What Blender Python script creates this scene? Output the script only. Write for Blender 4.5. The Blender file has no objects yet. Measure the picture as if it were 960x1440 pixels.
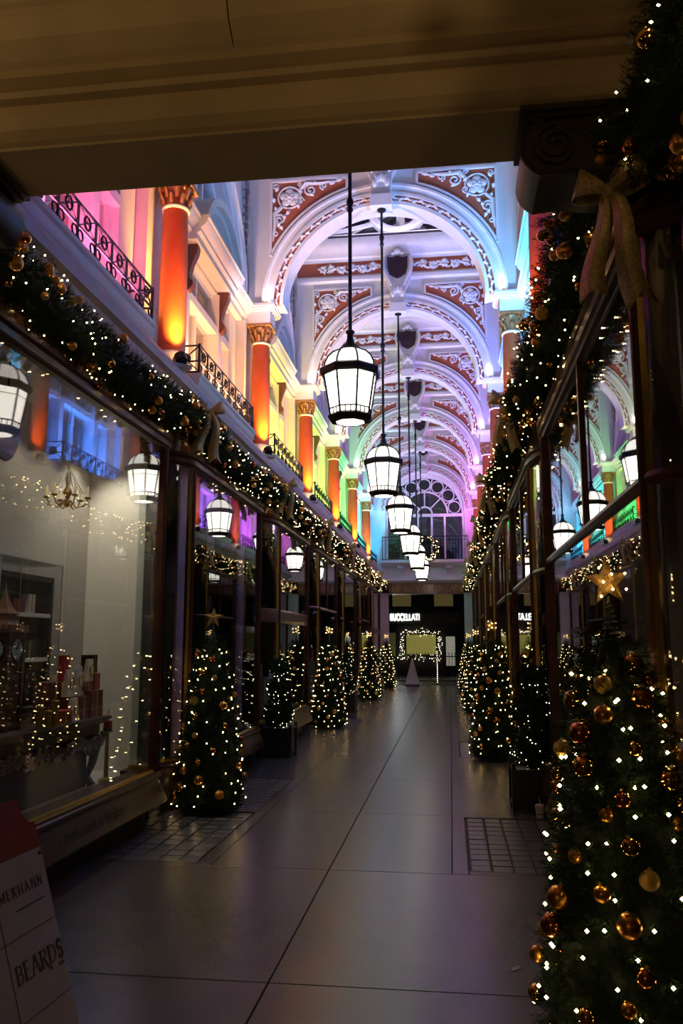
import bpy, math, random
from mathutils import Vector, Matrix
random.seed(7)
S = bpy.context.scene
COL = S.collection
PI = math.pi

# ------------------------------------------------------------------ camera
# focal length 1160 px on the 960x1440 frame; corridor axis vanishes at pixel (633.3, 904.6)
F_PX, VPX, VPY = 1160.0, 633.3, 904.6
CAM = Vector((0.84, 0.0, 1.5))
pitch = math.atan((VPY - 720) / F_PX)
yaw = math.atan2((VPX - 480) / F_PX, math.cos(pitch) + (VPY - 720) / F_PX * math.sin(pitch))
cd = bpy.data.cameras.new('camera')
cd.sensor_fit = 'VERTICAL'; cd.sensor_height = 36.0; cd.lens = F_PX / 1440 * 36.0
cd.clip_start = 0.05; cd.clip_end = 300
cam = bpy.data.objects.new('camera', cd); COL.objects.link(cam)
cam.location = CAM; cam.rotation_euler = (PI / 2 + pitch, 0, yaw)
S.camera = cam

# ------------------------------------------------------------------ world, exposure
w = bpy.data.worlds.new('night'); S.world = w; w.use_nodes = True
bg = w.node_tree.nodes['Background']
bg.inputs[0].default_value = (0.10, 0.14, 0.30, 1); bg.inputs[1].default_value = 0.05
S.view_settings.view_transform = 'Standard'; S.view_settings.look = 'None'
S.view_settings.exposure = 0.0; S.view_settings.gamma = 1.0
S.view_settings.use_curve_mapping = False
try:
    S.cycles.transparent_max_bounces = 24
except Exception:
    pass

# warm fill light added behind the camera to brighten the porch beam
def light(name, kind, loc, energy, color, size=0.1, rot=None, spot=None, blend=0.5, size_y=None, target=None):
    ld = bpy.data.lights.new(name, kind); ld.energy = energy; ld.color = color
    if kind == 'AREA':
        ld.size = size
        if size_y: ld.shape = 'RECTANGLE'; ld.size_y = size_y
    else:
        ld.shadow_soft_size = size
    if kind == 'SPOT':
        ld.spot_size = spot; ld.spot_blend = blend
    o = bpy.data.objects.new(name, ld); COL.objects.link(o); o.location = loc
    if target is not None:
        o.rotation_euler = (Vector(target) - Vector(loc)).to_track_quat('-Z', 'Y').to_euler()
    elif rot: o.rotation_euler = rot
    return o
light('rear_fill_light', 'POINT', (-0.8, -3.2, 2.0), 25, (1.0, 0.66, 0.3), 0.25)  # added fill without a fixture, warms the beam from behind

# ------------------------------------------------------------------ module of the arcade
BAY = 3.75
N = lambda k: 7.3 + BAY * k          # nodes (columns, arches, lanterns, posts)
YC = lambda b: N(b - 1) + BAY / 2    # bay b lies between node b-1 and node b; bay 0 is the nearest
YEND = N(6)                          # end wall
NB = 7
LCOL = [('pink', (1.0, .14, .34)), ('peach', (1.0, .42, .17)), ('yellow', (1.0, .74, .08)), ('lime', (.52, 1.0, .07)),
        ('green', (.05, 1.0, .14)), ('turquoise', (.05, .95, .75)), ('sky blue', (.02, .55, 1.0))]
RCOL = [('deep blue', (.04, .10, 1.0)), ('cyan', (.03, .50, 1.0)), ('blue', (.06, .22, 1.0)), ('indigo', (.16, .14, 1.0)),
        ('violet', (.36, .10, 1.0)), ('purple', (.62, .08, 1.0)), ('magenta', (.90, .07, .90))]
ORD = ['nearest', 'second', 'third', 'fourth', 'fifth', 'sixth', 'seventh', 'eighth']

# ------------------------------------------------------------------ mesh helper
class MB:
    def __init__(s): s.v = []; s.f = []
    def add(s, vs, fs):
        o = len(s.v); s.v += [tuple(p) for p in vs]; s.f += [tuple(i + o for i in q) for q in fs]; return s
    def box(s, x0, x1, y0, y1, z0, z1):
        return s.add([(x0,y0,z0),(x1,y0,z0),(x1,y1,z0),(x0,y1,z0),(x0,y0,z1),(x1,y0,z1),(x1,y1,z1),(x0,y1,z1)],
                     [(0,3,2,1),(4,5,6,7),(0,1,5,4),(1,2,6,5),(2,3,7,6),(3,0,4,7)])
    def bar(s, p, q, w, h=None, up=(0,0,1)):
        p, q = Vector(p), Vector(q); d = (q - p).normalized(); u = Vector(up)
        if abs(d.dot(u)) > .98: u = Vector((1,0,0))
        a = d.cross(u).normalized(); b = a.cross(d).normalized(); h = h or w
        vs = []
        for c in (p, q):
            for i, j in ((-1,-1),(1,-1),(1,1),(-1,1)): vs.append(c + a*i*w/2 + b*j*h/2)
        return s.add(vs, [(0,1,2,3),(7,6,5,4),(0,4,5,1),(1,5,6,2),(2,6,7,3),(3,7,4,0)])
    def tube(s, pts, r, n=6, close=False, flat=1.0, fa=None):
        pts = [Vector(p) for p in pts]; m = len(pts); vs = []; rr = r if isinstance(r, (list, tuple)) else [r] * m
        pa = None
        for i, p in enumerate(pts):
            if close: d = pts[(i+1) % m] - pts[i-1]
            else: d = pts[min(i+1, m-1)] - pts[max(i-1, 0)]
            d = d.normalized() if d.length > 1e-9 else Vector((0,0,1))
            if fa is not None: b = Vector(fa); a = d.cross(b).normalized()
            else:
                if pa is None:
                    u = Vector((0,0,1)) if abs(d.z) < .9 else Vector((1,0,0)); a = d.cross(u).normalized()
                else:
                    a = (pa - d * pa.dot(d)).normalized()
                b = d.cross(a).normalized()
            pa = a
            for k in range(n):
                t = 2*PI*k/n; vs.append(p + (a*math.cos(t) + b*math.sin(t)*flat) * rr[i])
        fs = []
        for i in range(m if close else m-1):
            j = (i+1) % m
            for k in range(n): fs.append((i*n+k, i*n+(k+1)%n, j*n+(k+1)%n, j*n+k))
        if not close: fs += [tuple(range(n-1,-1,-1)), tuple((m-1)*n+k for k in range(n))]
        return s.add(vs, fs)
    def lathe(s, prof, n=16, c=(0,0,0), cap=True, a0=0.0):
        vs = []; m = len(prof)
        for r, z in prof:
            for k in range(n):
                t = 2*PI*k/n + a0; vs.append((c[0]+r*math.cos(t), c[1]+r*math.sin(t), c[2]+z))
        fs = [(i*n+k, i*n+(k+1)%n, (i+1)*n+(k+1)%n, (i+1)*n+k) for i in range(m-1) for k in range(n)]
        if cap: fs += [tuple(range(n-1,-1,-1)), tuple((m-1)*n+k for k in range(n))]
        return s.add(vs, fs)
    def sphere(s, c, r, n=12, m=8, sx=1, sy=1, sz=1):
        vs = [(c[0], c[1], c[2]-r*sz)]
        for i in range(1, m):
            p = -PI/2 + PI*i/m
            for k in range(n):
                t = 2*PI*k/n; vs.append((c[0]+r*sx*math.cos(p)*math.cos(t), c[1]+r*sy*math.cos(p)*math.sin(t), c[2]+r*sz*math.sin(p)))
        vs.append((c[0], c[1], c[2]+r*sz)); e = len(vs)-1
        fs = [(0, 1+(k+1)%n, 1+k) for k in range(n)]
        fs += [(1+i*n+k, 1+i*n+(k+1)%n, 1+(i+1)*n+(k+1)%n, 1+(i+1)*n+k) for i in range(m-2) for k in range(n)]
        fs += [(e, 1+(m-2)*n+k, 1+(m-2)*n+(k+1)%n) for k in range(n)]
        return s.add(vs, fs)
    def octa(s, c, r):
        x, y, z = c
        return s.add([(x+r,y,z),(x-r,y,z),(x,y+r,z),(x,y-r,z),(x,y,z+r),(x,y,z-r)],
                     [(0,2,4),(2,1,4),(1,3,4),(3,0,4),(2,0,5),(1,2,5),(3,1,5),(0,3,5)])
    def prism(s, poly, f0, f1):
        """poly: list of 2D points; f0, f1 map (a, b) to the 3D point of the first and the last cap"""
        n = len(poly); vs = [f0(*p) for p in poly] + [f1(*p) for p in poly]
        fs = [tuple(range(n-1,-1,-1)), tuple(range(n, 2*n))] + [(i, (i+1)%n, n+(i+1)%n, n+i) for i in range(n)]
        return s.add(vs, fs)
    def prism_y(s, poly, y0, y1): return s.prism(poly, lambda a, b: (a, y0, b), lambda a, b: (a, y1, b))
    def prism_x(s, poly, x0, x1): return s.prism(poly, lambda a, b: (x0, a, b), lambda a, b: (x1, a, b))
    def prism_z(s, poly, z0, z1): return s.prism(poly, lambda a, b: (a, b, z0), lambda a, b: (a, b, z1))
    def sweep(s, path, prof):
        """path: list of functions d -> (x, y) (plan point offset outward by d); prof: closed list of (d, z)"""
        m = len(prof); vs = []
        for P in path:
            for d, z in prof:
                x, y = P(d); vs.append((x, y, z))
        fs = [(i*m+k, i*m+(k+1)%m, (i+1)*m+(k+1)%m, (i+1)*m+k) for i in range(len(path)-1) for k in range(m)]
        fs += [tuple(range(m-1,-1,-1)), tuple((len(path)-1)*m+k for k in range(m))]
        return s.add(vs, fs)
    def mesh(s, name, mats, ang=38, smooth=True):
        me = bpy.data.meshes.new(name); me.from_pydata(s.v, [], s.f)
        for m in (mats if isinstance(mats, (list, tuple)) else [mats]): me.materials.append(m)
        me.validate(); me.update()
        if smooth:
            me.polygons.foreach_set('use_smooth', [True]*len(me.polygons))
            try: me.set_sharp_from_angle(angle=math.radians(ang))
            except Exception: pass
        import bmesh
        if len(me.polygons) < 20000:
            bm = bmesh.new(); bm.from_mesh(me); bmesh.ops.recalc_face_normals(bm, faces=bm.faces[:]); bm.to_mesh(me); bm.free()
        return me

def obj(name, mb, mat=None, parent=None, loc=None, rz=0, smooth=True):
    me = mb.mesh(name, mat, smooth=smooth) if isinstance(mb, MB) else mb
    o = bpy.data.objects.new(name, me); COL.objects.link(o)
    if parent: o.parent = parent
    if loc is not None: o.location = loc
    if rz: o.rotation_euler = (0, 0, rz)
    return o
def tag(o, label, cat, group=None):
    o['label'] = label; o['category'] = cat
    if group: o['group'] = group
    return o
def thing(name, label, cat, loc=(0,0,0), rz=0, group=None):
    o = bpy.data.objects.new(name, None); COL.objects.link(o); o.location = loc; o.rotation_euler = (0,0,rz)
    o.empty_display_size = 0.1
    return tag(o, label, cat, group)
def struct(name, mb=None, mat=None, loc=(0,0,0), rz=0):
    if mb is None:
        o = bpy.data.objects.new(name, None); COL.objects.link(o); o.location = loc; o.rotation_euler = (0,0,rz); o.empty_display_size = .1
    else:
        o = obj(name, mb, mat, None, loc, rz)
    o['kind'] = 'structure'; return o
def copy_tree(o, parent=None):
    c = o.copy(); COL.objects.link(c); c.parent = parent
    for ch in o.children:
        copy_tree(ch, c)
    return c
CNT = {}
def num(k):
    CNT[k] = CNT.get(k, 0) + 1; return '%s_%d' % (k, CNT[k])

# ------------------------------------------------------------------ materials
def mat(name, col, rough=.5, metal=0.0, var=.12, scale=8.0, bump=0.0, bscale=40.0, spec=.5, emit=None, estr=0.0, coat=0.0, detail=4.0, sampling=None):
    m = bpy.data.materials.new(name); m.use_nodes = True; nt = m.node_tree; b = nt.nodes['Principled BSDF']
    b.inputs['Roughness'].default_value = rough; b.inputs['Metallic'].default_value = metal
    b.inputs['Specular IOR Level'].default_value = spec; b.inputs['Coat Weight'].default_value = coat
    tc = nt.nodes.new('ShaderNodeTexCoord')
    if var > 0:
        n = nt.nodes.new('ShaderNodeTexNoise'); n.inputs['Scale'].default_value = scale; n.inputs['Detail'].default_value = detail
        r = nt.nodes.new('ShaderNodeValToRGB')
        c0 = [max(0, c*(1-var)) for c in col]; c1 = [min(1, c*(1+var)) for c in col]
        r.color_ramp.elements[0].color = (*c0, 1); r.color_ramp.elements[1].color = (*c1, 1)
        r.color_ramp.elements[0].position = .3; r.color_ramp.elements[1].position = .7
        nt.links.new(tc.outputs['Object'], n.inputs['Vector']); nt.links.new(n.outputs['Fac'], r.inputs['Fac']); nt.links.new(r.outputs['Color'], b.inputs['Base Color'])
    else:
        b.inputs['Base Color'].default_value = (*col, 1)
    if bump > 0:
        n2 = nt.nodes.new('ShaderNodeTexNoise'); n2.inputs['Scale'].default_value = bscale; n2.inputs['Detail'].default_value = 3
        bp = nt.nodes.new('ShaderNodeBump'); bp.inputs['Strength'].default_value = bump; bp.inputs['Distance'].default_value = .01
        nt.links.new(tc.outputs['Object'], n2.inputs['Vector']); nt.links.new(n2.outputs['Fac'], bp.inputs['Height']); nt.links.new(bp.outputs['Normal'], b.inputs['Normal'])
    if emit:
        b.inputs['Emission Color'].default_value = (*emit, 1); b.inputs['Emission Strength'].default_value = estr
    if sampling: m.cycles.emission_sampling = sampling
    return m
def glass_mat(name, tint=(.93,.95,.95), base=.05, gain=1.0):
    """thin architectural glass: clear transmission plus Schlick reflection on both faces"""
    m = bpy.data.materials.new(name); m.use_nodes = True; nt = m.node_tree
    for n in list(nt.nodes): nt.nodes.remove(n)
    out = nt.nodes.new('ShaderNodeOutputMaterial'); mix = nt.nodes.new('ShaderNodeMixShader')
    tr = nt.nodes.new('ShaderNodeBsdfTransparent'); gl = nt.nodes.new('ShaderNodeBsdfGlossy'); lw = nt.nodes.new('ShaderNodeLayerWeight')
    tr.inputs[0].default_value = (*tint, 1); gl.inputs['Roughness'].default_value = 0.0; gl.inputs[0].default_value = (1,1,1,1)
    lw.inputs[0].default_value = .5
    p = nt.nodes.new('ShaderNodeMath'); p.operation = 'POWER'; p.inputs[1].default_value = 5.0
    a = nt.nodes.new('ShaderNodeMath'); a.operation = 'MULTIPLY_ADD'; a.inputs[1].default_value = (1-base)*gain; a.inputs[2].default_value = base; a.use_clamp = True
    nt.links.new(lw.outputs['Facing'], p.inputs[0]); nt.links.new(p.outputs[0], a.inputs[0]); nt.links.new(a.outputs[0], mix.inputs[0])
    nt.links.new(tr.outputs[0], mix.inputs[1]); nt.links.new(gl.outputs[0], mix.inputs[2]); nt.links.new(mix.outputs[0], out.inputs[0])
    return m

M = {}
M['plaster'] = mat('cream_plaster', (.74,.70,.66), .6, var=.05, scale=3)
M['cornice'] = mat('lilac_grey_paint', (.36,.31,.34), .55, var=.06, scale=3)
M['ornament'] = mat('white_ornament', (.82,.80,.78), .5, var=.04)
M['terra'] = mat('terracotta_panel', (.46,.12,.055), .6, var=.10)
M['colred'] = mat('red_column_paint', (.42,.072,.022), .42, var=.10, scale=5)
M['gilt'] = mat('gilded_capital', (.30,.15,.06), .45, metal=.2, var=.35, scale=30, bump=.3)
M['console'] = mat('brown_console', (.15,.045,.03), .45, var=.15)
M['iron'] = mat('black_iron', (.012,.012,.014), .4, metal=.4, var=.2)
M['mahogany'] = mat('mahogany', (.070,.022,.011), .36, var=.35, scale=6, spec=.3, coat=.0)
M['riser'] = mat('mahogany_riser', (.042,.013,.007), .34, var=.3, scale=5, spec=.35)
M['fascia'] = mat('mahogany_fascia', (.17,.065,.028), .3, var=.25, scale=5, coat=.3)
M['postblack'] = mat('black_lacquer', (.016,.010,.008), .16, var=.3, scale=10, spec=.6, coat=.5)
M['brass'] = mat('brass', (.62,.40,.10), .3, metal=1.0, var=.12)
M['beam'] = mat('porch_stone', (.40,.30,.17), .65, var=.14, scale=2.2, bump=.12, bscale=25)
M['beamdark'] = mat('dark_console_wood', (.016,.011,.008), .45, var=.25)
M['dark'] = mat('dark_interior', (.020,.017,.016), .7, var=.2)
M['greywall'] = mat('grey_display_wall', (.38,.35,.31), .6, var=.04)
M['whitewall'] = mat('white_display_panel', (.72,.69,.62), .55, var=.03)
M['glass'] = glass_mat('window_glass', base=.075, gain=1.0)
M['acrylic'] = glass_mat('acrylic', (.96,.97,.97), .05, .8)
M['nightglass'] = glass_mat('roof_glass', (.75,.8,.9), .06)
M['leaf'] = mat('fir_needles', (.007,.020,.006), .8, var=.5, scale=12, spec=.15)
M['core'] = mat('fir_core', (.006,.014,.005), .8, var=.3)
M['boxleaf'] = mat('box_leaves', (.010,.026,.010), .8, var=.5, scale=20, spec=.1)
M['bulb'] = mat('warm_led', (1,.8,.5), .4, var=0, emit=(1.0,.68,.28), estr=38.0)
M['bulbsmall'] = mat('cool_led', (1,.9,.8), .4, var=0, emit=(1.0,.80,.52), estr=14.0)
M['goldshiny'] = mat('gold_mirror', (.78,.40,.08), .10, metal=1.0, var=.08)
M['goldmatte'] = mat('gold_satin', (.70,.33,.06), .34, metal=1.0, var=.1)
M['copper'] = mat('copper_satin', (.60,.22,.07), .22, metal=1.0, var=.1)
M['glitter'] = mat('gold_glitter', (.58,.36,.08), .35, metal=.9, var=.5, scale=220, bump=.9, bscale=300, detail=1)
M['starglitter'] = mat('star_glitter', (.36,.22,.06), .4, metal=.7, var=.5, scale=160, bump=.6, bscale=200, detail=1)
M['ribbon'] = mat('gold_ribbon', (.40,.29,.13), .45, metal=.35, var=.35, scale=90, bump=.25, bscale=160)
M['lampglass'] = mat('lit_opal_glass', (.9,.9,.85), .4, var=0, emit=(1.0,.93,.80), estr=4.0)
M['floor'] = None
M['planter'] = mat('black_planter', (.012,.012,.012), .35, var=.2)
M['stem'] = mat('brown_stem', (.06,.035,.018), .7, var=.3)

def floor_mat():
    m = mat('terrazzo_slab', (.084,.069,.060), .34, var=.10, scale=1.2, spec=.38)
    nt = m.node_tree; b = nt.nodes['Principled BSDF']
    ge = nt.nodes.new('ShaderNodeNewGeometry'); pos = ge.outputs['Position']
    for q in nt.nodes:
        if q.type == 'TEX_NOISE': nt.links.new(pos, q.inputs['Vector'])
    v = nt.nodes.new('ShaderNodeTexNoise'); v.inputs['Scale'].default_value = 150; v.inputs['Detail'].default_value = 2
    r = nt.nodes.new('ShaderNodeValToRGB'); r.color_ramp.elements[0].position = .35; r.color_ramp.elements[1].position = .65
    r.color_ramp.elements[0].color = (.72,.71,.70,1); r.color_ramp.elements[1].color = (1.15,1.15,1.15,1)
    mx = nt.nodes.new('ShaderNodeMixRGB'); mx.blend_type = 'MULTIPLY'; mx.inputs[0].default_value = .8
    src = b.inputs['Base Color'].links[0].from_socket
    nt.links.new(pos, v.inputs['Vector']); nt.links.new(v.outputs['Fac'], r.inputs['Fac'])
    nt.links.new(src, mx.inputs[1]); nt.links.new(r.outputs['Color'], mx.inputs[2]); nt.links.new(mx.outputs[0], b.inputs['Base Color'])
    b.inputs['Roughness'].default_value = .27
    return m
M['floor'] = floor_mat()
M['pavelight'] = mat('pavement_light', (.085,.078,.075), .30, var=.35, scale=9, bump=.2)
M['joint'] = mat('dark_joint', (.03,.026,.024), .7, var=.2)

#==STRUCTURE==
# ------------------------------------------------------------------ floor: slabs with recessed joints
fl = struct('floor', MB().box(-2.0, 2.0, -3.0, 30.6, -.12, -.018), M['joint'])
slab_cache = {}
def slab(x0, x1, y0, y1, name='slab', mt='floor', gap=.0035, parent=fl, top=0.0, h=.02):
    key = (round(x1-x0, 3), round(y1-y0, 3), mt, h)
    if key not in slab_cache:
        a, b = (x1-x0)/2-gap, (y1-y0)/2-gap; c = .002
        m = MB(); m.add([(-a,-b,-h),(a,-b,-h),(a,b,-h),(-a,b,-h),(-a,-b,-c),(a,-b,-c),(a,b,-c),(-a,b,-c),(-a+c,-b+c,0),(a-c,-b+c,0),(a-c,b-c,0),(-a+c,b-c,0)],
              [(0,3,2,1),(0,1,5,4),(1,2,6,5),(2,3,7,6),(3,0,4,7),(4,5,9,8),(5,6,10,9),(6,7,11,10),(7,4,8,11),(8,9,10,11)])
        slab_cache[key] = m.mesh(name, M[mt], smooth=False)
    return obj(name, slab_cache[key], parent=parent, loc=((x0+x1)/2, (y0+y1)/2, top))
J0 = 5.78
for y0, y1 in ((-3.0, .2), (.2, 2.0), (2.0, 3.9), (3.9, J0)):
    for x0, x1 in ((-1.98, 0), (0, 1.98)): slab(x0, x1, y0, y1)
panels = {(1, 0), (-1, 0), (-1, 1), (1, 3), (-1, 5), (1, 7)}
for i in range(13):
    y0 = J0 + i*BAY/2; y1 = y0 + BAY/2
    for x0, x1 in ((-.82, 0), (0, .82)): slab(x0, x1, y0, y1)
    for sgn in (-1, 1):
        if (sgn, i) not in panels:
            slab(*sorted((sgn*.82, sgn*1.98)), y0, y1)
        else:
            slab(*sorted((sgn*.82, sgn*.93)), y0, y1)
            slab(*sorted((sgn*.93, sgn*1.98)), y0, y0+.09); slab(*sorted((sgn*.93, sgn*1.98)), y1-.06, y1)
            nx, ny = 7, 11
            for a in range(nx):
                for b in range(ny):
                    xa = .945 + a*.145; ya = y0+.105 + b*(BAY/2-.18)/ny
                    x0_, x1_ = sorted((sgn*xa, sgn*(xa+.14)))
                    slab(x0_, x1_, ya, ya+(BAY/2-.18)/ny-.004, 'paving_tile', 'pavelight', .006, top=-.004+random.uniform(-.0025,.0015))
# street beyond the far end
struct('ground', MB().box(-12, 12, 30.62, 44, -.16, -.04), mat('wet_asphalt', (.03,.03,.032), .45, var=.3, scale=6))
fl2 = struct('floor_porch', MB().box(-6, 6, -12, -3.01, -.14, -.02), M['joint'])

# ------------------------------------------------------------------ porch: beam, cornice, ceiling, side walls
ceil = struct('ceiling_porch', MB().box(-2.4, 2.4, -3.0, 2.62, 4.30, 4.42), M['beam'])
prof = [(3.55,3.68),(3.18,3.68),(3.175,3.69),(3.15,3.70),(3.11,3.73),(3.085,3.78),(3.08,3.815),(3.095,3.82),(3.095,3.835),(3.05,3.84),(3.035,3.86),(3.05,3.88),(3.065,3.885),(3.0,3.90),(3.0,3.935),
        (2.97,3.95),(2.90,4.0),(2.86,4.07),(2.85,4.10),(2.83,4.11),(2.82,4.15),(2.72,4.17),(2.72,4.20),(2.70,4.205),(2.69,4.22),(2.60,4.23),(2.60,4.45),(3.55,4.9)]
lo = prof[:15] + [(3.55, 3.935)]; hi = prof[14:]
m = MB(); m.prism_x(lo, -2.4, 1.66); obj('cornice_lower', m, M['beam'], ceil, smooth=False)
for x0, x1 in ((-2.4, -.003), (.003, 1.66)):
    m = MB(); m.prism_x(hi, x0, x1); obj('cornice_block', m, M['beam'], ceil, smooth=False)
m = MB(); m.box(1.66, 2.4, 2.62, 3.55, 3.70, 4.9); obj('cornice_return', m, M['beamdark'], ceil)
# moulded frame of the ceiling panel
m = MB()
for a, b in (((-1.45, 2.35), (1.45, 2.35)), ((1.45, 2.35), (1.45, -1.5)), ((-1.45, 2.35), (-1.45, -1.5))):
    m.bar((a[0], a[1], 4.29), (b[0], b[1], 4.29), .05, .05); 
    k = .93; m.bar((a[0]*k, a[1]-.1, 4.295), (b[0]*k, b[1]-.1, 4.295), .025, .04)
obj('panel_moulding', m, M['beam'], ceil)
m = MB()
for sx in (-1, 1): m.prism_y([(sx*2.0,4.3),(sx*1.62,4.3),(sx*1.64,4.22),(sx*1.75,4.12),(sx*1.80,3.95),(sx*1.9,3.9),(sx*2.0,3.9)], -3, 2.62)
obj('side_cornice', m, M['beam'], ceil)
struct('wall_beam', MB().box(-2.6, 2.6, 3.30, 3.54, 4.7, 11.0), M['dark'])
for sx, nm in ((-1, 'left'), (1, 'right')):
    x0, x1 = sorted((sx*1.98, sx*2.3))
    struct('wall_porch_' + nm, MB().box(x0, x1, -3.0, 2.9, 0, 4.3), M['mahogany'])
# scroll consoles under the beam
def console(sx):
    t = struct(num('trim'), loc=(0, 0, 0))
    m = MB(); m.box(*sorted((sx*1.20, sx*1.98)), 3.17, 3.53, 3.635, 3.679); m.box(*sorted((sx*1.17, sx*1.98)), 3.15, 3.55, 3.655, 3.679)
    obj('abacus', m, M['beamdark'], t)
    top = 3.635; poly = [(sx*1.98, top), (sx*1.22, top)]
    for i in range(11):
        a = PI/2 + PI*.85*i/10; poly.append((sx*(1.30 + .13*math.cos(a)*1.0), 3.505+.13*math.sin(a)))
    poly += [(sx*1.36, 3.40), (sx*1.5, 3.375), (sx*1.7, 3.365), (sx*1.98, 3.36)]
    m = MB(); m.prism_y(poly, 3.19, 3.51); obj('body', m, M['beamdark'], t)
    m = MB()
    for yy in (3.188,):
        def spiral(cx, cz, r0, turns, d=1, n=26):
            return [(cx + r0*(1-.8*i/n)*math.cos(d*2*PI*turns*i/n+PI/2), yy, cz + r0*(1-.8*i/n)*math.sin(d*2*PI*turns*i/n+PI/2)) for i in range(n+1)]
        m.tube(spiral(sx*1.31, 3.515, .095, 2.2, sx), .011, 5)
        m.tube(spiral(sx*1.52, 3.53, .07, 1.8, -sx), .009, 5); m.tube(spiral(sx*1.70, 3.53, .06, 1.8, sx), .009, 5)
        m.tube([(sx*1.36, yy, 3.60), (sx*1.45, yy, 3.55), (sx*1.52, yy, 3.6), (sx*1.62, yy, 3.57), (sx*1.7, yy, 3.59)], .010, 5)
        m.tube([(x, yy, z) for x, z in poly[1:]], .008, 5)
    obj('scroll_carving', m, M['beamdark'], t)
    m = MB()
    for i in range(16): m.sphere((sx*(1.26+.045*i), 3.19, 3.375 if i > 2 else 3.40), .016, 6, 4)
    obj('bead_row', m, M['beamdark'], t)
console(-1); console(1)
for sx in (-1, 1):  # uplights added out of view to brighten the beam mouldings
    t = thing('porch_fill_uplight', 'added brass fill uplight, out of view on the porch wall %s' % ('on the directory board side' if sx < 0 else 'on the large tree side'), 'added fill light', (sx*1.97, 1.3, 3.0))
    obj('back_plate', MB().box(*sorted((0, sx*.02)), -.06, .06, -.12, .12), M['brass'], t); obj('bowl', MB().lathe([(.02,-.06),(.08,-.02),(.11,.05),(.10,.05),(.07,-.01)], 16, (-sx*.12, 0, 0)), M['brass'], t)
    l = light('porch_beam_fill', 'SPOT', (-sx*.12, 0, .03), 34, (1.0,.66,.28), .05, spot=math.radians(120), blend=.8); l.parent = t
    l.rotation_euler = (Vector((0, 3.0, 3.9)) - Vector((sx*1.85, 1.3, 3.03))).to_track_quat('-Z', 'Y').to_euler()
rdim = mat('dim_taupe_wall', (.17,.14,.12), .6, var=.06)

# ------------------------------------------------------------------ cornices over the shops (left and right, whole length)
CP = [(-2.5,3.70),(-1.72,3.70),(-1.70,3.73),(-1.67,3.78),(-1.65,3.82),(-1.63,3.84),(-1.62,3.875),(-1.57,3.895),(-1.56,3.965),(-1.575,3.99),(-1.60,4.0),(-1.66,4.09),(-2.5,4.13)]
for sx, nm in ((-1, 'left'), (1, 'right')):
    m = MB(); m.prism_y([(-sx*a, b) for a, b in CP], 3.56, YEND); struct('trim_cornice_' + nm, m, M['cornice'])

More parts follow.
